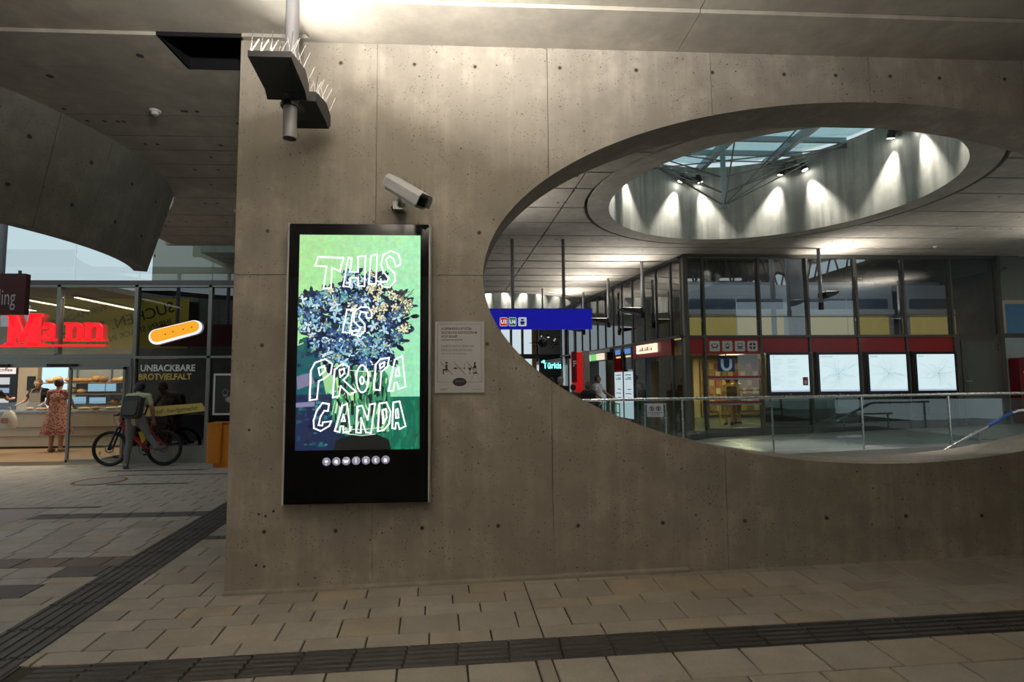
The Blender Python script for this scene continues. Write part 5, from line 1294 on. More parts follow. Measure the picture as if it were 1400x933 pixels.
# information screens
names = ('text timetable', 'network map', 'district map', 'tram map')
heads = ('Fragen', 'Schnellverbindungen', 'Stadtverkehr', 'Nachtbus')
rs = random.Random(21)
for k in range(4):
    x0 = MX[2+k]+.085; x1 = MX[3+k]-.045; z0, z1 = 1.235, 2.185
    t = thing('information_screen', ('first', 'second', 'third', 'fourth')[k]+' lit information screen from the left, showing a '+names[k], 'screen', ((x0+x1)/2, F-.08, z0), 'information screens under the red fascia')
    b = B(); b.cbox(x0,x1,F-.12,F-.02,z0,z1,.012,'y'); b.build('housing', M_BLACK, t)
    b = B(); b.box(x0-.012,x0,F-.10,F-.02,z0-.01,z1+.01); b.box(x1,x1+.012,F-.10,F-.02,z0-.01,z1+.01); b.build('side_trim', M_STEELDK, t)
    a, c, d, e = x0+.06, x1-.06, z0+.085, z1-.055; y = F-.122
    b = B(); b.add([(a,y,d),(c,y,d),(c,y,e),(a,y,e)], [(0,1,2,3)]); b.build('screen_face', glow('screen_pale', (.62,.79,.83), .95), t)
    b = B(); b.box(a,c,y-.001,y-.0004,d,d+.035); b.build('task_bar', glow('screen_bar', (.45,.52,.72), .8), t)
    text('screen_title', heads[k], .042, a+.03, y-.001, e-.055, plain('screen_red_ink', (.25,.04,.06), .5), t, width=.8)
    b = B(); yy = y-.001
    if k == 0:
        for col, (u0, u1) in enumerate(((.05,.36),(.45,.78))):
            for r in range(17):
                z = e-.10-.037*r
                if rs.random() < .85: b.ribbon([(a+(c-a)*u0,z),(a+(c-a)*(u0+(u1-u0)*rs.uniform(.4,1)),z)], .006, yy)
        b.build('text_lines', plain('map_ink', (.30,.36,.38), .6, emit=(.42,.55,.60), es=.55), t)
        b = B(); b.box(c-.15,c-.03,yy-.001,yy,d+.14,d+.32); rbx = b.build('red_card', plain('card_red', (.45,.03,.07), .5), t)
        b = B(); b.box(c-.12,c-.06,yy-.002,yy-.001,d+.17,d+.25); b.build('card_panel', M_WHITE, rbx)
    else:
        mx, mz = (a+c)/2+.03*k-.04, (d+e)/2-.02
        for r in range(17):
            ang_ = r*2*PI/17+.3*k; pts = [(mx,mz)]; L_ = rs.uniform(.25,.62)
            for s in range(7):
                ang_ += rs.uniform(-.45,.45); lx, lz = pts[-1]; nx_, nz_ = lx+L_/7*math.cos(ang_), lz+L_/7*math.sin(ang_)
                if a+.03 < nx_ < c-.03 and d+.06 < nz_ < e-.09: pts.append((nx_,nz_))
            if len(pts) > 1: b.ribbon(pts, .0055, yy)
        for r in (.07,.12): b.ribbon([(mx+r*1.2*math.cos(2*PI*s/18),mz+r*math.sin(2*PI*s/18)) for s in range(18)], .005, yy, True)
        b.build('map_lines', plain('map_ink', (.30,.36,.38), .6, emit=(.42,.55,.60), es=.55), t)
    b = B(); b.ball(((x0+x1)/2,F-.122,z0+.035), (.03,.006,.012), 12, 6); b.build('screen_logo', M_GREYMET, t)
# grey service door
dr = structure_root('door_2', (11.24, F, .5))
b = B(); b.box(10.70,11.76,F-.05,F+.03,hz(11.2),2.525); b.build('door_frame', M_FRAME, dr)
b = B(); b.box(10.80,11.66,F-.07,F-.05,hz(11.2)+.02,2.44); leaf = b.build('door_leaf', plain('door_grey', (.10,.10,.09), .45), dr)
b = B(); b.box(10.90,11.52,F-.075,F-.07,.72,2.36); b.build('door_panel', plain('door_glass_grey', (.12,.14,.13), .12), leaf)
b = B(); b.cyl((10.85,F-.11,1.52),(10.85,F-.07,1.52),.018,n=10); b.tube([(10.85,F-.11,1.52),(10.96,F-.115,1.52)], .011, 8); b.build('door_handle', M_STEEL, leaf, True)
for z in (.95, 2.28): b = B(); b.box(11.68,11.705,F-.085,F-.05,z-.09,z+.09); b.build('hinge', M_STEEL, leaf)
# bay to the right of the door
wr = structure_root('wall_right', (12.6, 11.2, 0))
b = B(); b.box(11.86,13.8,F-.02,F+.1,hz(12),2.50); b.build('pale_panel', plain('pale_blue_panel', (.36,.45,.48), .35), wr)
b = B(); b.box(11.86,13.8,F-.03,F+.1,2.50,2.60); b.build('dark_rail', M_STEELDK, wr)
b = B(); b.box(11.86,13.8,F+.0,F+.1,3.36,4.38); b.build('grey_panel', plain('grey_green_panel', (.20,.22,.20), .4), wr)
b = B(); b.box(11.97,13.8,F+.0,F+.1,2.60,3.30); b.build('blue_panel', plain('blue_panel', (.10,.24,.42), .4), wr)
b = B(); b.box(11.86,11.97,F-.01,F+.1,2.60,3.36); b.box(11.97,13.8,F-.01,F+.1,3.28,3.37); b.build('cream_frame', plain('cream_frame', (.50,.45,.36), .5), wr)
cab = thing('red_cabinet', 'dark red cabinet on the pale blue panel at the right edge', 'cabinet', (12.5, 11.4, .6))
b = B(); b.cbox(11.92,13.2,F-.28,F-.04,hz(12.4),2.04,.05,'y'); b.build('body', plain('cabinet_red', (.16,.01,.018), .35), cab, True)
b = B(); b.box(12.0,12.12,F-.285,F-.28,1.70,1.73); b.build('handle', M_WHITE, cab)
br = thing('wall_bracket_lamp', 'small white bracket lamp at the facade corner under the ceiling', 'lamp', (11.83, F-.12, 4.1))
b = B(); b.box(11.79,11.82,F-.16,F-.06,4.02,4.36); b.box(11.79,12.0,F-.16,F-.13,4.02,4.05); b.box(11.9,12.02,F-.2,F-.1,4.05,4.12); b.build('bracket', M_GREYMET, br)

# ---- receding side facade
sw = structure_root('window_4', (4, 16, .2))
def SP(y, z, off=0.0): # a point on the side facade, off = distance in front of it (towards the corridor)
    return (side_x(y)-off, y-.137*off, z)
def sbox(b, ya, yb, z0, z1, o0, o1):
    P = [SP(ya,z0,o0),SP(yb,z0,o0),SP(yb,z0,o1),SP(ya,z0,o1),SP(ya,z1,o0),SP(yb,z1,o0),SP(yb,z1,o1),SP(ya,z1,o1)]
    b.add(P, [(3,2,1,0),(4,5,6,7),(0,1,5,4),(1,2,6,5),(2,3,7,6),(3,0,4,7)]); return b
SY = [11.75, 12.22, 12.97, 13.68, 14.39, 15.11, 15.79, 16.43, 17.13, 17.9, 18.7, 19.5, 20.4, 21.3]
for i, y in enumerate(SY):
    z0 = hz(side_x(y)) if i not in (2, 3, 8, 9) else 2.55
    b = B(); sbox(b, y-.02, y+.02, z0, ZC, -.03, .03); b.build('mullion', M_FRAME if i != 1 else M_STEELDK, sw)
b = B(); sbox(b, 11.75, 21.3, 2.55, 2.60, -.06, .07); b.build('transom', M_FRAME, sw)
b = B(); sbox(b, 11.75, 21.3, ZC-.06, ZC, -.06, .07); b.build('head_rail', M_FRAME, sw)
for a, c in zip(SY, SY[1:]):
    b = B(); sbox(b, a+.03, c-.03, 2.60, ZC-.06, -.005, .005); b.build('upper_pane', glass('side_glass', (.66,.70,.72), .18, .8), sw)
for i, (a, c) in enumerate(zip(SY, SY[1:])):
    if i in (2, 8, 9): continue
    b = B(); sbox(b, a+.03, c-.03, hz(4), 2.16 if i < 4 else 2.54, -.005, .005); b.build('lower_pane', glass('side_glass_low', (.72,.74,.72), .08, .6), sw)
b = B(); sbox(b, 12.2, 14.36, 2.17, 2.545, .0, .05); b.build('red_fascia', M_RED, sw)
b = B(); sbox(b, 15.9, 19.4, 2.46, 2.55, -.1, .1); b.build('entry_lintel', M_ALU, sw)
ls = thing('shop_lightbox', 'small cream lightbox with orange lettering on the side shop fascia', 'sign', SP(13.4, 2.3, .1))
b = B(); sbox(b, 12.87, 13.96, 2.285, 2.50, .055, .12); b.build('box', glow('lightbox_cream', (1,.86,.62), 1.1), ls)
b = B()
for i in range(8):
    y = 13.78-.1*i
    sbox(b, y-.03, y+.03, 2.34, 2.36+.07*((i*7) % 3)/2, .121, .123); sbox(b, y-.03, y-.015, 2.34, 2.45, .121, .123)
b.build('lettering', plain('orange_print', (.65,.16,.02), .5), ls)
for nm, ya, yb in (('left', 15.17, 15.73), ('right', 14.46, 15.04)):
    t = thing('lit_poster', 'tall pale lit poster beside the side shop door, the %s one' % nm, 'poster', SP((ya+yb)/2, .6, .05), 'lit posters in the side facade')
    b = B(); sbox(b, ya, yb, .55, 1.84, .01, .03); b.build('panel', glow('poster_pale', (.62,.78,.84), .75), t)
    b = B()
    for k, z in enumerate((1.74,1.66,1.62,1.34,1.22,1.10)): sbox(b, ya+.08, yb-.1-(.12 if k % 2 else 0), z, z+.02, .031, .033)
    b.build('print_lines', M_INK, t)
    b = B(); sbox(b, ya, yb, 1.90, 2.53, .01, .03); b.build('dark_screen', M_GLOSSBLACK, t)
    b = B(); sbox(b, ya+.08, yb-.1, 2.34, 2.48, .031, .033); b.build('blue_print', glow('departure_blue', (.10,.28,.75), .7), t)
    b = B(); sbox(b, ya+.06, yb-.16, 2.24, 2.29, .031, .033); b.build('amber_print', glow('departure_amber', (1,.72,.30), .8), t)
ps_ = thing('pictogram_lightbox', 'row of lit white, green and cream pictogram boxes over the dark entry', 'sign', SP(17.5, 2.3, .1))
for ya, yb, c_ in ((18.0,18.6,(.85,.88,.92)),(17.5,17.9,(.85,.92,.85)),(17.0,17.45,(.18,.62,.15)),(16.3,16.9,(.92,.80,.60))):
    b = B(); sbox(b, ya, yb, 2.24, 2.44, .11, .16); b.build('light_panel', glow('picto_%d' % int(ya*10), c_, .9), ps_)
b = B(); sbox(b, 16.1, 18.7, 2.22, 2.46, .05, .108); b.build('carrier', M_BLACK, ps_)
b = B(); sbox(b, 16.0, 18.8, .05, 2.5, -.9, -.8); b.build('dark_recess', plain('recess_dark', (.06,.065,.065), .25), sw)

# ---- things hanging in the hall
bs = thing('direction_sign', 'long blue hanging direction sign with U3 and U4 badges', 'sign', (1.1, 10.4, 2.6))
b = B(); b.cbox(-.9,2.15,10.36,10.44,2.605,3.0,.006,'y'); b.build('panel', plain('sign_blue', (.012,.014,.42), .35, emit=(.01,.012,.5), es=.45), bs)
b = B(); b.box(-.9,2.15,10.35,10.45,3.0,3.012); b.build('cap_rail', M_STEELDK, bs)
for x0, x1, c_, s_ in ((.352,.486,(.62,.03,.03),'U3'),(.524,.657,(.02,.22,.10),'U4'),(.710,.856,(.60,.66,.85),'')):
    b = B(); b.cbox(x0-.006,x1+.006,10.354,10.360,2.666,2.836,.02,'y'); k = b.build('badge_rim', glow('badge_white', (.9,.9,.95), .75), bs)
    b = B(); b.cbox(x0,x1,10.351,10.355,2.673,2.829,.016,'y'); b.build('badge_face', plain('badge_%s' % (s_ or 'rail'), c_, .4, emit=c_, es=.5), k)
    if s_: text('badge_text', s_, .105, (x0+x1)/2, 10.349, 2.715, glow('badge_white', (.9,.9,.95), .75), k, 'CENTER', width=.9, bold=.003)
    else:
        b = B(); b.ball((.783,10.352,2.79),(.035,.003,.018),12,6); b.ball((.783,10.352,2.735),(.05,.003,.03),12,6); b.box(.745,.82,10.349,10.352,2.69,2.705); b.build('badge_symbol', plain('badge_blue', (.03,.05,.4), .4), k)
for x in (-.3, .60, 1.606): b = B(); b.cyl((x,10.4,3.012),(x,10.4,ZC),.032,n=14); b.build('hanger_pole', M_GREYMET, bs, True)
def hall_pole(x, y, zb, hx_, label, e, spk=False):
    t = thing('uplight_pole', label, 'floodlight', (x, y, zb), 'uplight poles in the hall')
    b = B(); b.cyl((x,y,zb),(x,y,ZC),.036,n=14); b.build('pole', M_GREYMET, t, True)
    b = B(); b.cyl((x,y,zb-.01),(x,y,zb+.14),.05,n=14); b.build('collar', M_ANTH, t, True)
    z = zb+.30 if spk else zb+.16; s = 1 if hx_ > 0 else -1
    b = B(); b.prism([(x+.03*s,z-.03),(x+.10*s,z-.07),(x+hx_*.85,z+.0),(x+hx_,z+.05),(x+hx_,z+.07),(x+.03*s,z+.06)], y-.14, y+.14); h = b.build('lamp_head', M_ANTH, t)
    b = B(); b.box(x+.08*s,x+hx_*.92,y-.11,y+.11,z+.07,z+.076); b.build('lens', M_LENS, h)
    if spk:
        for i in range(6):
            b = B(); xx = x+hx_*(i+.5)/6
            b.cyl((xx,y-.13,z+.06),(xx+.02,y-.15,z+.15),.004,n=5); b.cyl((xx,y-.13,z+.06),(xx-.02,y-.12,z+.15),.004,n=5); b.build('bird_spike', M_SPIKE, h)
    area_light('uplight_lamp', t, (x+hx_*.62,y,z+.09), (.35*s,-.25,1), abs(hx_)*.5, .2, e, NEUTRAL, 130)
hall_pole(7.225, 11.0, 3.08, .32, 'white uplight pole with bird spikes in front of the glazed facade', LAMP_HALL, True)
hall_pole(3.76, 12.3, 3.05, -.55, 'grey uplight pole nearest the facade corner', LAMP_HALL)
hall_pole(3.45, 14.4, 3.05, -.55, 'grey uplight pole second from the facade corner', LAMP_HALL)
hall_pole(3.20, 16.7, 3.05, -.55, 'grey uplight pole third from the facade corner, behind the blue sign', LAMP_HALL)
hall_pole(11.9, 8.6, 3.05, -.45, 'uplight pole in the hall beyond the right edge of the picture', LAMP_HALL*2.2)
hall_pole(-.8, 8.2, 3.05, .45, 'uplight pole in the hall hidden behind the display wall', LAMP_HALL)

# ---- far end of the corridor
fe = structure_root('wall_back', (2, 25, 0))
b = B(); b.box(2.55,3.62,24.0,24.15,.05,2.78); b.build('dark_shopfront', plain('recess_black', (.012,.013,.014), .4), fe)
b = B(); b.box(2.55,3.62,24.0,24.15,2.80,4.39); b.build('grey_panel', plain('panel_grey_far', (.22,.23,.23), .5), fe)
b = B(); b.box(3.62,4.6,21.4,21.5,.05,4.39); b.build('side_panel', plain('panel_dark_far', (.10,.11,.12), .3), fe)
b = B(); b.box(2.22,2.42,23.8,24.0,.05,4.39); b.build('brown_column', plain('brown_column', (.26,.15,.05), .5), fe)
b = B(); b.box(-1,2.5,26,26.2,.05,.8); b.build('low_wall', M_WALL, fe)
for x in (.35, .85, 1.4, 1.95): b = B(); b.box(x-.06,x+.06,25.9,26.0,.05,4.39); b.build('window_post', M_STEELDK, fe)
b = B(); b.box(.9,2.42,22.6,22.7,2.54,2.74); b.build('dark_sign_bar', M_BLACK, fe)
for i in range(16):
    b = B(); x = 2.62+rs.uniform(0,.95); z = 3.05+rs.uniform(0,.8); b.ball((x,23.98,z), (rs.uniform(.02,.07),.01,rs.uniform(.02,.05)), 8, 6); b.build('ornament', M_BLACK if i % 3 else glow('badge_white', (.9,.9,.95), .75), fe)
tk = thing('neon_sign', 'cyan neon script sign on the dark shopfront at the corridor end', 'sign', (3.05, 23.98, 2.15))
M_CY = glow('neon_cyan', (.25,.95,.95), 2.2)
text('neon_text', 'Türkis', .40, 2.72, 23.97, 2.16, M_CY, tk, width=.82, bold=.006, extr=.01)
b = B(); b.ribbon([(2.66,2.44),(2.75,2.50),(3.0,2.50),(3.3,2.48),(3.46,2.52)], .05, 23.965); b.build('neon_bar', M_CY, tk)
tt = thing('red_totem', 'tall glossy red totem with white lettering beside the entry', 'sign', (3.0, 17.0, .05))
b = B(); b.prism([(2.845,.05),(3.19,.05),(3.165,2.50),(2.835,2.50)], 16.9, 17.1); b.build('panel', plain('totem_red', (.72,.01,.015), .35, emit=(.8,.01,.01), es=.35), tt)
b = B(); b.box(2.82,2.99,16.88,16.9,1.55,2.52); b.build('dark_red_side', plain('totem_dark_red', (.22,.01,.015), .4), tt)
text('totem_text', 'F', .26, 2.86, 16.875, 2.05, plain('vinyl_white', (.62,.61,.56)), tt, bold=.006)
gc = thing('grey_column', 'pale grey square column right of the red totem', 'column', (3.32, 17.0, .05))
b = B(); b.cbox(3.2,3.42,16.95,17.2,.05,2.55,.015,'z'); b.build('shaft', plain('column_grey', (.42,.42,.40), .5), gc)
dm = thing('dome_camera', 'round dark dome camera hanging before the bright far windows', 'camera', (1.82, 16, 2.6))
b = B(); b.ball((1.82,16,2.74), (.17,.17,.155), 16, 10); b.build('dome', M_BLACK, dm, True); b = B(); b.cyl((1.82,16,2.85),(1.82,16,ZC),.022,n=8); b.build('stalk', M_STEELDK, dm)
b = B(); b.prism([(1.40,2.74),(1.68,2.70),(1.68,2.78)], 15.96, 16.04); b.build('fin', M_BLACK, dm)

# ---- unseen walls added to keep open sky out of the glass reflections
wbh = structure_root('wall_added_behind', (0, -6, 0))
b = B(); b.box(-26,9,-6.2,-6.0,-.2,4.6); b.build('concrete_face', M_WALL, wbh)
b = B(); b.box(9.0,9.2,-6,4.3,-.2,4.6); b.build('concrete_return', M_WALL, wbh)
wr2 = structure_root('wall_added_end', (13.4, 8, 0))  # added to close the hall's right side against pale sky reflections
b = B(); b.box(13.35,13.5,4.75,11.5,-.2,4.6); b.build('concrete_return', M_WALL, wr2)
b = B(); b.box(12.4,13.5,4.75,11.6,4.39,4.5); b.build('soffit', M_CEIL, wr2)
wc = structure_root('wall_added_corridor', (-3.5, 19, 0))  # unseen wall added to darken what the side facade glass reflects
b = B(); b.box(-3.7,-3.5,12.4,27,-.1,4.6); b.build('concrete_face', M_WALL, wc)

# ================================================================== BEHIND THE GLAZED FACADE
dk = structure_root('floor_deck', (9, 17, 2.4))
b = B(); b.slab([(4.56,11.72),(14.5,11.72),(14.5,27),(2.6,27),(2.6,25.4)], 2.40, 2.52); b.build('deck_slab', plain('deck_grey', (.30,.29,.26), .7), dk)
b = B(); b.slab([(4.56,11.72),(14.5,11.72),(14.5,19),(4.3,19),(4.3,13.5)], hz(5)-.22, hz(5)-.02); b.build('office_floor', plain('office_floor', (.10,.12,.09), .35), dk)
ow = structure_root('wall_office', (6, 18, 0))
M_OFF = plain('office_wall', (.52,.42,.22), .6)
b = B(); b.box(4.2,14.5,18.0,18.15,.1,2.4); b.build('back_wall', M_OFF, ow)
b = B(); b.box(9.8,9.9,11.75,15,.1,2.4); b.build('partition', plain('partition_green', (.20,.22,.17), .5), ow)
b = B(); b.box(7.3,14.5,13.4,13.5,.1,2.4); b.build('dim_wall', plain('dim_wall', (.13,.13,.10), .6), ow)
for k, (x, y, e, c_) in enumerate(((5.9,13.0,44,(1,.82,.5)),(7.6,16.0,75,(1,.82,.5)),(8.4,12.6,4.0,(1,.85,.55)),(10.3,12.5,5.0,(1,.8,.45)))):
    t = thing('office_lamp', 'flat square ceiling lamp in the ticket office, %s' % ('above the window', 'towards the back wall', 'behind the second screen', 'behind the fourth screen')[k], 'lamp', (x, y, 2.36), 'office ceiling lamps')
    b = B(); b.box(x-.3,x+.3,y-.3,y+.3,2.36,2.40); b.build('frame', M_WHITE, t)
    b = B(); b.box(x-.26,x+.26,y-.26,y+.26,2.352,2.36); b.build('diffuser', glow('office_diffuser', (1,.88,.6), 2.0), t)
    area_light('office_area', t, (x,y,2.34), (0,0,-1), .5, .5, e, c_)
# window rails in the office bay
for z in (1.655, 1.105):
    b = B(); b.box(4.93,6.15,F-.03,F+.03,z-.02,z+.022); b.build('red_rail', M_RED, fw_); b = B(); b.box(4.93,6.15,F-.03,F+.03,z-.06,z-.022); b.build('grey_rail', M_ALU, fw_)
us = thing('underground_sign', 'dark blue square sign with a pale letter U behind the office window', 'sign', (5.44, F+.15, 1.78))
b = B(); b.box(5.255,5.63,F+.12,F+.15,1.78,2.075); b.build('panel', plain('sign_navy', (.012,.035,.13), .4, emit=(.01,.03,.12), es=.3), us)
b = B(); y = F+.118; pts = [(5.345,2.03)]+[(5.443+.098*math.cos(PI+PI*k/12)*1.0, 1.93+.11*math.sin(PI+PI*k/12)) for k in range(13)]+[(5.541,2.03)]
b.ribbon(pts, .062, y); b.build('letter', plain('sign_pale', (.45,.52,.55), .5, emit=(.4,.5,.55), es=.25), us)
b = B(); b.cyl((5.44,F+.135,2.075),(5.44,F+.135,2.40),.012,n=6); b.build('hanger', M_STEELDK, us)
# leaflet shelves, yellow post
lsf = thing('leaflet_rack', 'rack of colourful leaflets along the office back wall', 'rack', (8.6, 17.8, .3))
cols_ = [(.55,.40,.12),(.40,.10,.07),(.45,.36,.2),(.20,.22,.12),(.5,.45,.3),(.30,.16,.08)]
b = B(); b.box(7.4,9.9,17.9,17.98,.4,2.3); b.build('back_board', plain('rack_wood', (.30,.20,.08), .6), lsf)
for i in range(11):
    for j in range(6):
        x = 7.45+i*.22; z = .55+j*.28; b = B(); b.box(x,x+.15,17.84,17.9,z,z+.2); b.build('leaflet', plain('leaflet_%d' % ((i*5+j*3) % 6), cols_[(i*5+j*3) % 6], .6), lsf)
yp = thing('yellow_barrier', 'yellow steel barrier post inside the ticket office', 'barrier', (6.55, 15, .32))
b = B(); b.tube([(6.55,14.6,.32),(6.55,14.6,.95),(6.55,15.6,.95),(6.55,15.6,.32)], .025, 8); b.build('hoop', plain('barrier_yellow', (.55,.42,.05), .4), yp, True)
# ---- upper level: train, columns, trusses, far lights
train = thing('commuter_train', 'white commuter train with yellow-lit lower windows on the upper level', 'train', (9, 16.5, 2.52))
TY = 15.6
def coach(x0, x1):
    b = B(); b.box(x0,x1,TY+.06,TY+2.7,2.56,4.45); b.build('car_body', plain('train_white', (.50,.50,.52), .35), train)
    for z0, z1, m, nm in ((2.58,3.50,glow('train_window_yellow', (.62,.45,.13), .62),'lit_window_band'),(3.72,4.02,plain('train_window_blue', (.10,.14,.20), .15),'blue_window_band')):
        n = max(1, int((x1-x0)/1.45)); w = (x1-x0-.3)/n
        for i in range(n):
            b = B(); b.cbox(x0+.15+i*w+.03,x0+.15+(i+1)*w-.03,TY+.02,TY+.06,z0,z1,.04,'y'); b.build(nm, m, train)
    b = B(); b.box(x0,x1,TY+.0,TY+.06,3.54,3.70); b.build('white_stripe', plain('stripe_white', (.66,.64,.60), .4), train)
    b = B(); b.box(x0+.2,x1-.2,TY+.5,TY+2.2,4.45,4.62); b.build('roof_box', plain('roof_grey', (.25,.26,.28), .6), train)
coach(4.55, 9.25); coach(9.6, 12.55); coach(12.9, 15.5)
b = B(); b.box(9.25,9.6,TY+.3,TY+2.4,2.7,4.3); b.box(12.55,12.9,TY+.3,TY+2.4,2.7,4.3); b.build('gangway', plain('gangway_dark', (.05,.05,.055), .8), train)
b = B(); b.box(4.55,15.5,TY+.2,TY+2.5,2.52,2.58); b.build('underframe', M_BLACK, train)
for x, y, r, lab in ((7.86,14.0,.065,'slim pale column on the upper level left of the thick one'),(8.47,14.0,.20,'thick round pale column standing on the upper level'),(4.75,14.6,.10,'pale round column near the facade corner on the upper level')):
    t = thing('round_column', lab, 'column', (x,y,2.52)); b = B(); b.cyl((x,y,2.58),(x,y,6.17),r,n=28); b.build('shaft', plain('column_pale', (.42,.43,.46), .5), t, True)
    b = B(); b.cyl((x,y,2.52),(x,y,2.58),r*1.25,n=24); b.build('base_ring', M_STEELDK, t, True)
rf = structure_root('ceiling_station', (9, 20, 7))
rz = lambda y: 6.05+.95*(y-11.9)/15.1
b = B(); b.add([(2.4,11.9,6.05),(15,11.9,6.05),(15,27,7.0),(2.4,27,7.0),(2.4,11.9,6.15),(15,11.9,6.15),(15,27,7.1),(2.4,27,7.1)], [(3,2,1,0),(4,5,6,7),(0,1,5,4),(1,2,6,5),(2,3,7,6),(3,0,4,7)]); b.build('roof_sheet', plain('roof_dark', (.05,.055,.06), .8), rf)
b = B(); b.box(2.6,15,26.9,27,2.5,7.0); b.build('back_wall', plain('station_dark', (.045,.05,.055), .7), rf)
b = B(); b.box(14.5,14.6,11.72,27,.1,6.05); b.build('end_wall', plain('station_dark', (.045,.05,.055)), rf)
b = B(); b.box(4.4,14.5,20.0,20.15,4.4,4.95); b.build('dark_parapet', plain('parapet_navy', (.025,.032,.042), .5), rf)
for yy, lab in ((19.0,'nearer dark steel roof truss above the train'),(22.0,'farther dark steel roof truss above the train')):
    t = thing('roof_truss', lab, 'truss', (9, yy, 5.2)); b = B()
    zt_ = rz(yy)-.07; b.tube([(4.3,yy,zt_),(14.4,yy,zt_)], .06, 8); b.build('top_chord', M_BLACK, t, True)
    b = B(); b.tube([(4.3+10.1*i/20,yy,zt_-.8-.75*math.sin(PI*((i/20*3) % 1))) for i in range(21)], .05, 8); b.build('bottom_chord', M_BLACK, t, True)
    for i in range(14):
        x = 4.6+.7*i; b = B(); b.cyl((x,yy,zt_),(x+.35,yy,zt_-1.4),.035,n=6); b.build('diagonal', M_BLACK, t); b = B(); b.cyl((x+.35,yy,zt_-1.4),(x+.7,yy,zt_),.035,n=6); b.build('diagonal', M_BLACK, t)
wl_ = [(5.3,20.4,5.62,.8),(6.2,20.3,5.55,.5),(7.0,20.3,5.48,.35),(6.6,19.5,5.3,.12),(8.3,20.4,5.5,.6),(8.1,19.6,5.05,.14),(10.2,21.3,5.7,.9),(11.2,21.3,5.6,.5),(11.6,20.6,5.2,.45),(12.6,21,5.55,.5),(12.9,20.6,5.2,.12),(13.6,20.6,5.3,.3)]
for i, (x, y, z, w) in enumerate(wl_):
    t = thing('station_lamp', '%s small lit platform lamp from the left, high above the train' % ORD[sorted(q[0] for q in wl_).index(x)], 'lamp', (x,y,z), 'platform lamps beyond the train')
    b = B(); b.cbox(x-w/2,x+w/2,y-.05,y+.05,z-.05,z+.05,.04,'y'); b.build('diffuser', glow('station_white', (.85,.86,.80), .75), t)
    b = B(); b.cyl((x,y,z+.05),(x,y,rz(y)),.01,n=5); b.build('hanger', M_STEELDK, t)
for i, (x, w) in enumerate(((9.1,1.0),(10.4,1.2),(11.9,1.3),(13.4,.7))):
    t = thing('lit_kiosk', 'yellow-lit kiosk window beyond the train, %s from the left' % ('first','second','third','fourth')[i], 'kiosk', (x,25.5,2.52), 'kiosks beyond the train')
    b = B(); b.box(x,x+w,25.4,26.4,2.52,6.7); b.build('body', plain('station_dark', (.045,.05,.055)), t)
    b = B(); b.box(x+.05,x+w-.05,25.36,25.4,5.5,6.35); b.build('lit_window', glow('kiosk_yellow', (.60,.47,.22), .55), t)
    b = B()
    for k in range(3): b.box(x+.1+w*k/3,x+.13+w*k/3,25.33,25.36,5.5,6.35)
    b.build('window_bar', M_BLACK, t)
pl = thing('platform_floodlight', 'row of platform floodlights under the station roof', 'floodlight', (9, 14.4, 6.05))
b = B(); b.box(5.5,12.5,14.3,14.5,6.05,6.2); b.build('housing', M_BLACK, pl)
area_light('platform_area', pl, (9,14.4,6.03), (0,.25,-1), 7, .2, 90, COOL)
# side-shop interior seen through the receding facade
si = structure_root('wall_sideshop', (5, 14, 0))
b = B()
for i in range(4): b.box(4.55+.02*i,4.95,12.4+.55*i,12.85+.55*i,.4,2.1)
b.build('goods_shelf', plain('goods_warm', (.42,.26,.10), .6, var=.5, vscale=14), si)
b = B(); sbox(b, 15.0, 21.2, .1, 2.4, -1.0, -.95); b.build('inner_wall', plain('inner_grey', (.20,.22,.23), .5), sw)
# ================================================================== PEOPLE IN THE HALL
M_DKJ = plain('dark_jacket', (.02,.02,.024), .8); M_GRS = plain('grey_shirt', (.10,.10,.10), .8); M_DKG = plain('dark_green_jacket', (.015,.05,.03), .8)
person('person', 'passer-by with brown hair, head just above the oval opening edge', (1.96,15.2,.05), PI, None, shirt=M_DKJ, legs=M_BLACK, hair=plain('auburn_hair', (.10,.035,.015), .6), H=.96)
person('person', 'grey-haired person in a dark jacket walking under the blue sign', (2.13,14.6,.05), PI, None, shirt=M_DKJ, legs=M_BLACK, hair=plain('grey_hair', (.36,.35,.34), .7), sleeve=1.5, H=.97)
person('person', 'short dark-haired person in a grey shirt before the red totem', (2.44,14.4,.05), PI, None, shirt=M_GRS, legs=M_BLACK, hair=plain('black_hair', (.012,.01,.01)), sleeve=.5, H=.85)
p4_, T, P = person('person', 'person in black jacket with a large black backpack left of the handrail end', (2.86,14.5,.05), PI-.2, None, shirt=M_DKJ, legs=M_BLACK, hair=plain('fair_grey_hair', (.20,.17,.13), .7), sleeve=1.5, H=.86, stout=1.15)
bk = thing('rucksack', 'large black rucksack worn by the person left of the handrail end', 'backpack', (2.86,14.35,1.0))
b = B(); b.cbox(-.22,.22,.155,.40,.88,1.42,.08,'y'); b.xf(T); b.build('rucksack_body', M_DKJ, bk, True); b = B(); b.box(-.2,.2,.401,.406,1.08,1.10); b.xf(T); b.build('reflective_strip', plain('strip_grey', (.3,.3,.3)), bk)
person('person', 'person in a dark green jacket beside the black rucksack', (3.02,15.3,.05), PI+.3, None, shirt=M_DKG, legs=M_BLACK, hair=plain('brown_hair', (.10,.055,.03)), sleeve=1.5, H=.88)
person('person', 'dark-haired man in a white shirt reaching to the right at the entry', (3.36,15.6,.05), .9, dict(elL=(.28,-.12,1.18),wrL=(.30,-.36,1.05),elR=(-.25,-.10,1.14),wrR=(-.22,-.30,1.0)), skin=SKIN2, shirt=plain('white_shirt', (.62,.60,.56), .8), legs=M_BLACK, hair=plain('black_hair', (.012,.01,.01)), sleeve=.5)
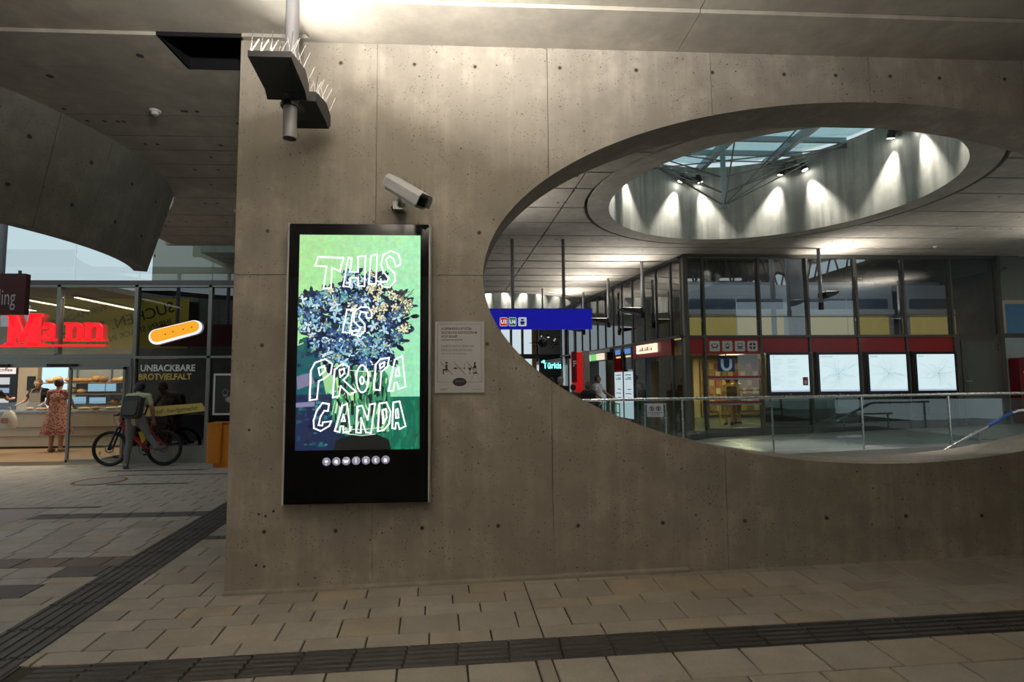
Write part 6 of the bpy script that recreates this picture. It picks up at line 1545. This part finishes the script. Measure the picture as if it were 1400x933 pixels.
tr = thing('wire_trolley', 'green wire trolley in front of the dark entry', 'trolley', (3.6,14.6,.05))
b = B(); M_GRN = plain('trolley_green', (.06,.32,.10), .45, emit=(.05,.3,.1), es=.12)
for x in (3.40,3.58,3.72):
    b = B(); b.cyl((x,14.5,.12),(x,14.5,.98),.014,n=6); b.build('upright', M_GRN, tr); b = B(); b.cyl((x,14.9,.12),(x,14.9,.98),.014,n=6); b.build('upright', M_GRN, tr)
for z in (.3,.5,.72,.96):
    b = B(); b.tube([(3.40,14.5,z),(3.72,14.5,z),(3.72,14.9,z),(3.40,14.9,z)], .010, 6, True); b.build('hoop', M_GRN, tr)
b = B(); b.box(3.40,3.72,14.5,14.9,.10,.13); b.build('floor_tray', M_GRN, tr)
for x in (3.42,3.70): b = B(); b.cyl((x-.015,14.7,.05+.035),(x+.015,14.7,.085),.035,n=12); b.build('wheel', M_BLACK, tr)
# people inside the ticket office
M_YS = plain('yellow_shirt', (.50,.38,.10), .8)
p_, T, P = person('person', 'person in a yellow top with a dark bag inside the ticket office', (6.98,15.0,.32), PI-.1, None, shirt=M_YS, legs=plain('tan_legs', (.38,.22,.13), .7), shoe=M_BLACK, hair=plain('brown_hair', (.10,.055,.03)), H=.78, sleeve=.5, voxel=.014)
bk = thing('shoulder_bag', 'dark backpack on the person in yellow inside the ticket office', 'backpack', (7.0,14.85,1.0))
b = B(); b.cbox(-.20,.10,.145,.32,1.0,1.40,.06,'y'); b.xf(T); b.build('bag_body', plain('bag_brown', (.07,.05,.035), .8), bk, True)
person('person', 'person in a pale top standing right of the yellow top in the ticket office', (7.42,15.4,.32), PI+.2, None, shirt=plain('pale_top', (.45,.36,.22), .8), legs=plain('rust_trousers', (.32,.14,.09), .8), hair=plain('brown_hair', (.10,.055,.03)), H=.80, voxel=.014)
person('person', 'dark-clothed person behind the side shop glass near the facade corner', (5.1,14.95,.32), .8, None, shirt=M_DKJ, legs=M_BLACK, hair=plain('black_hair', (.012,.01,.01)), H=.93, voxel=.014)
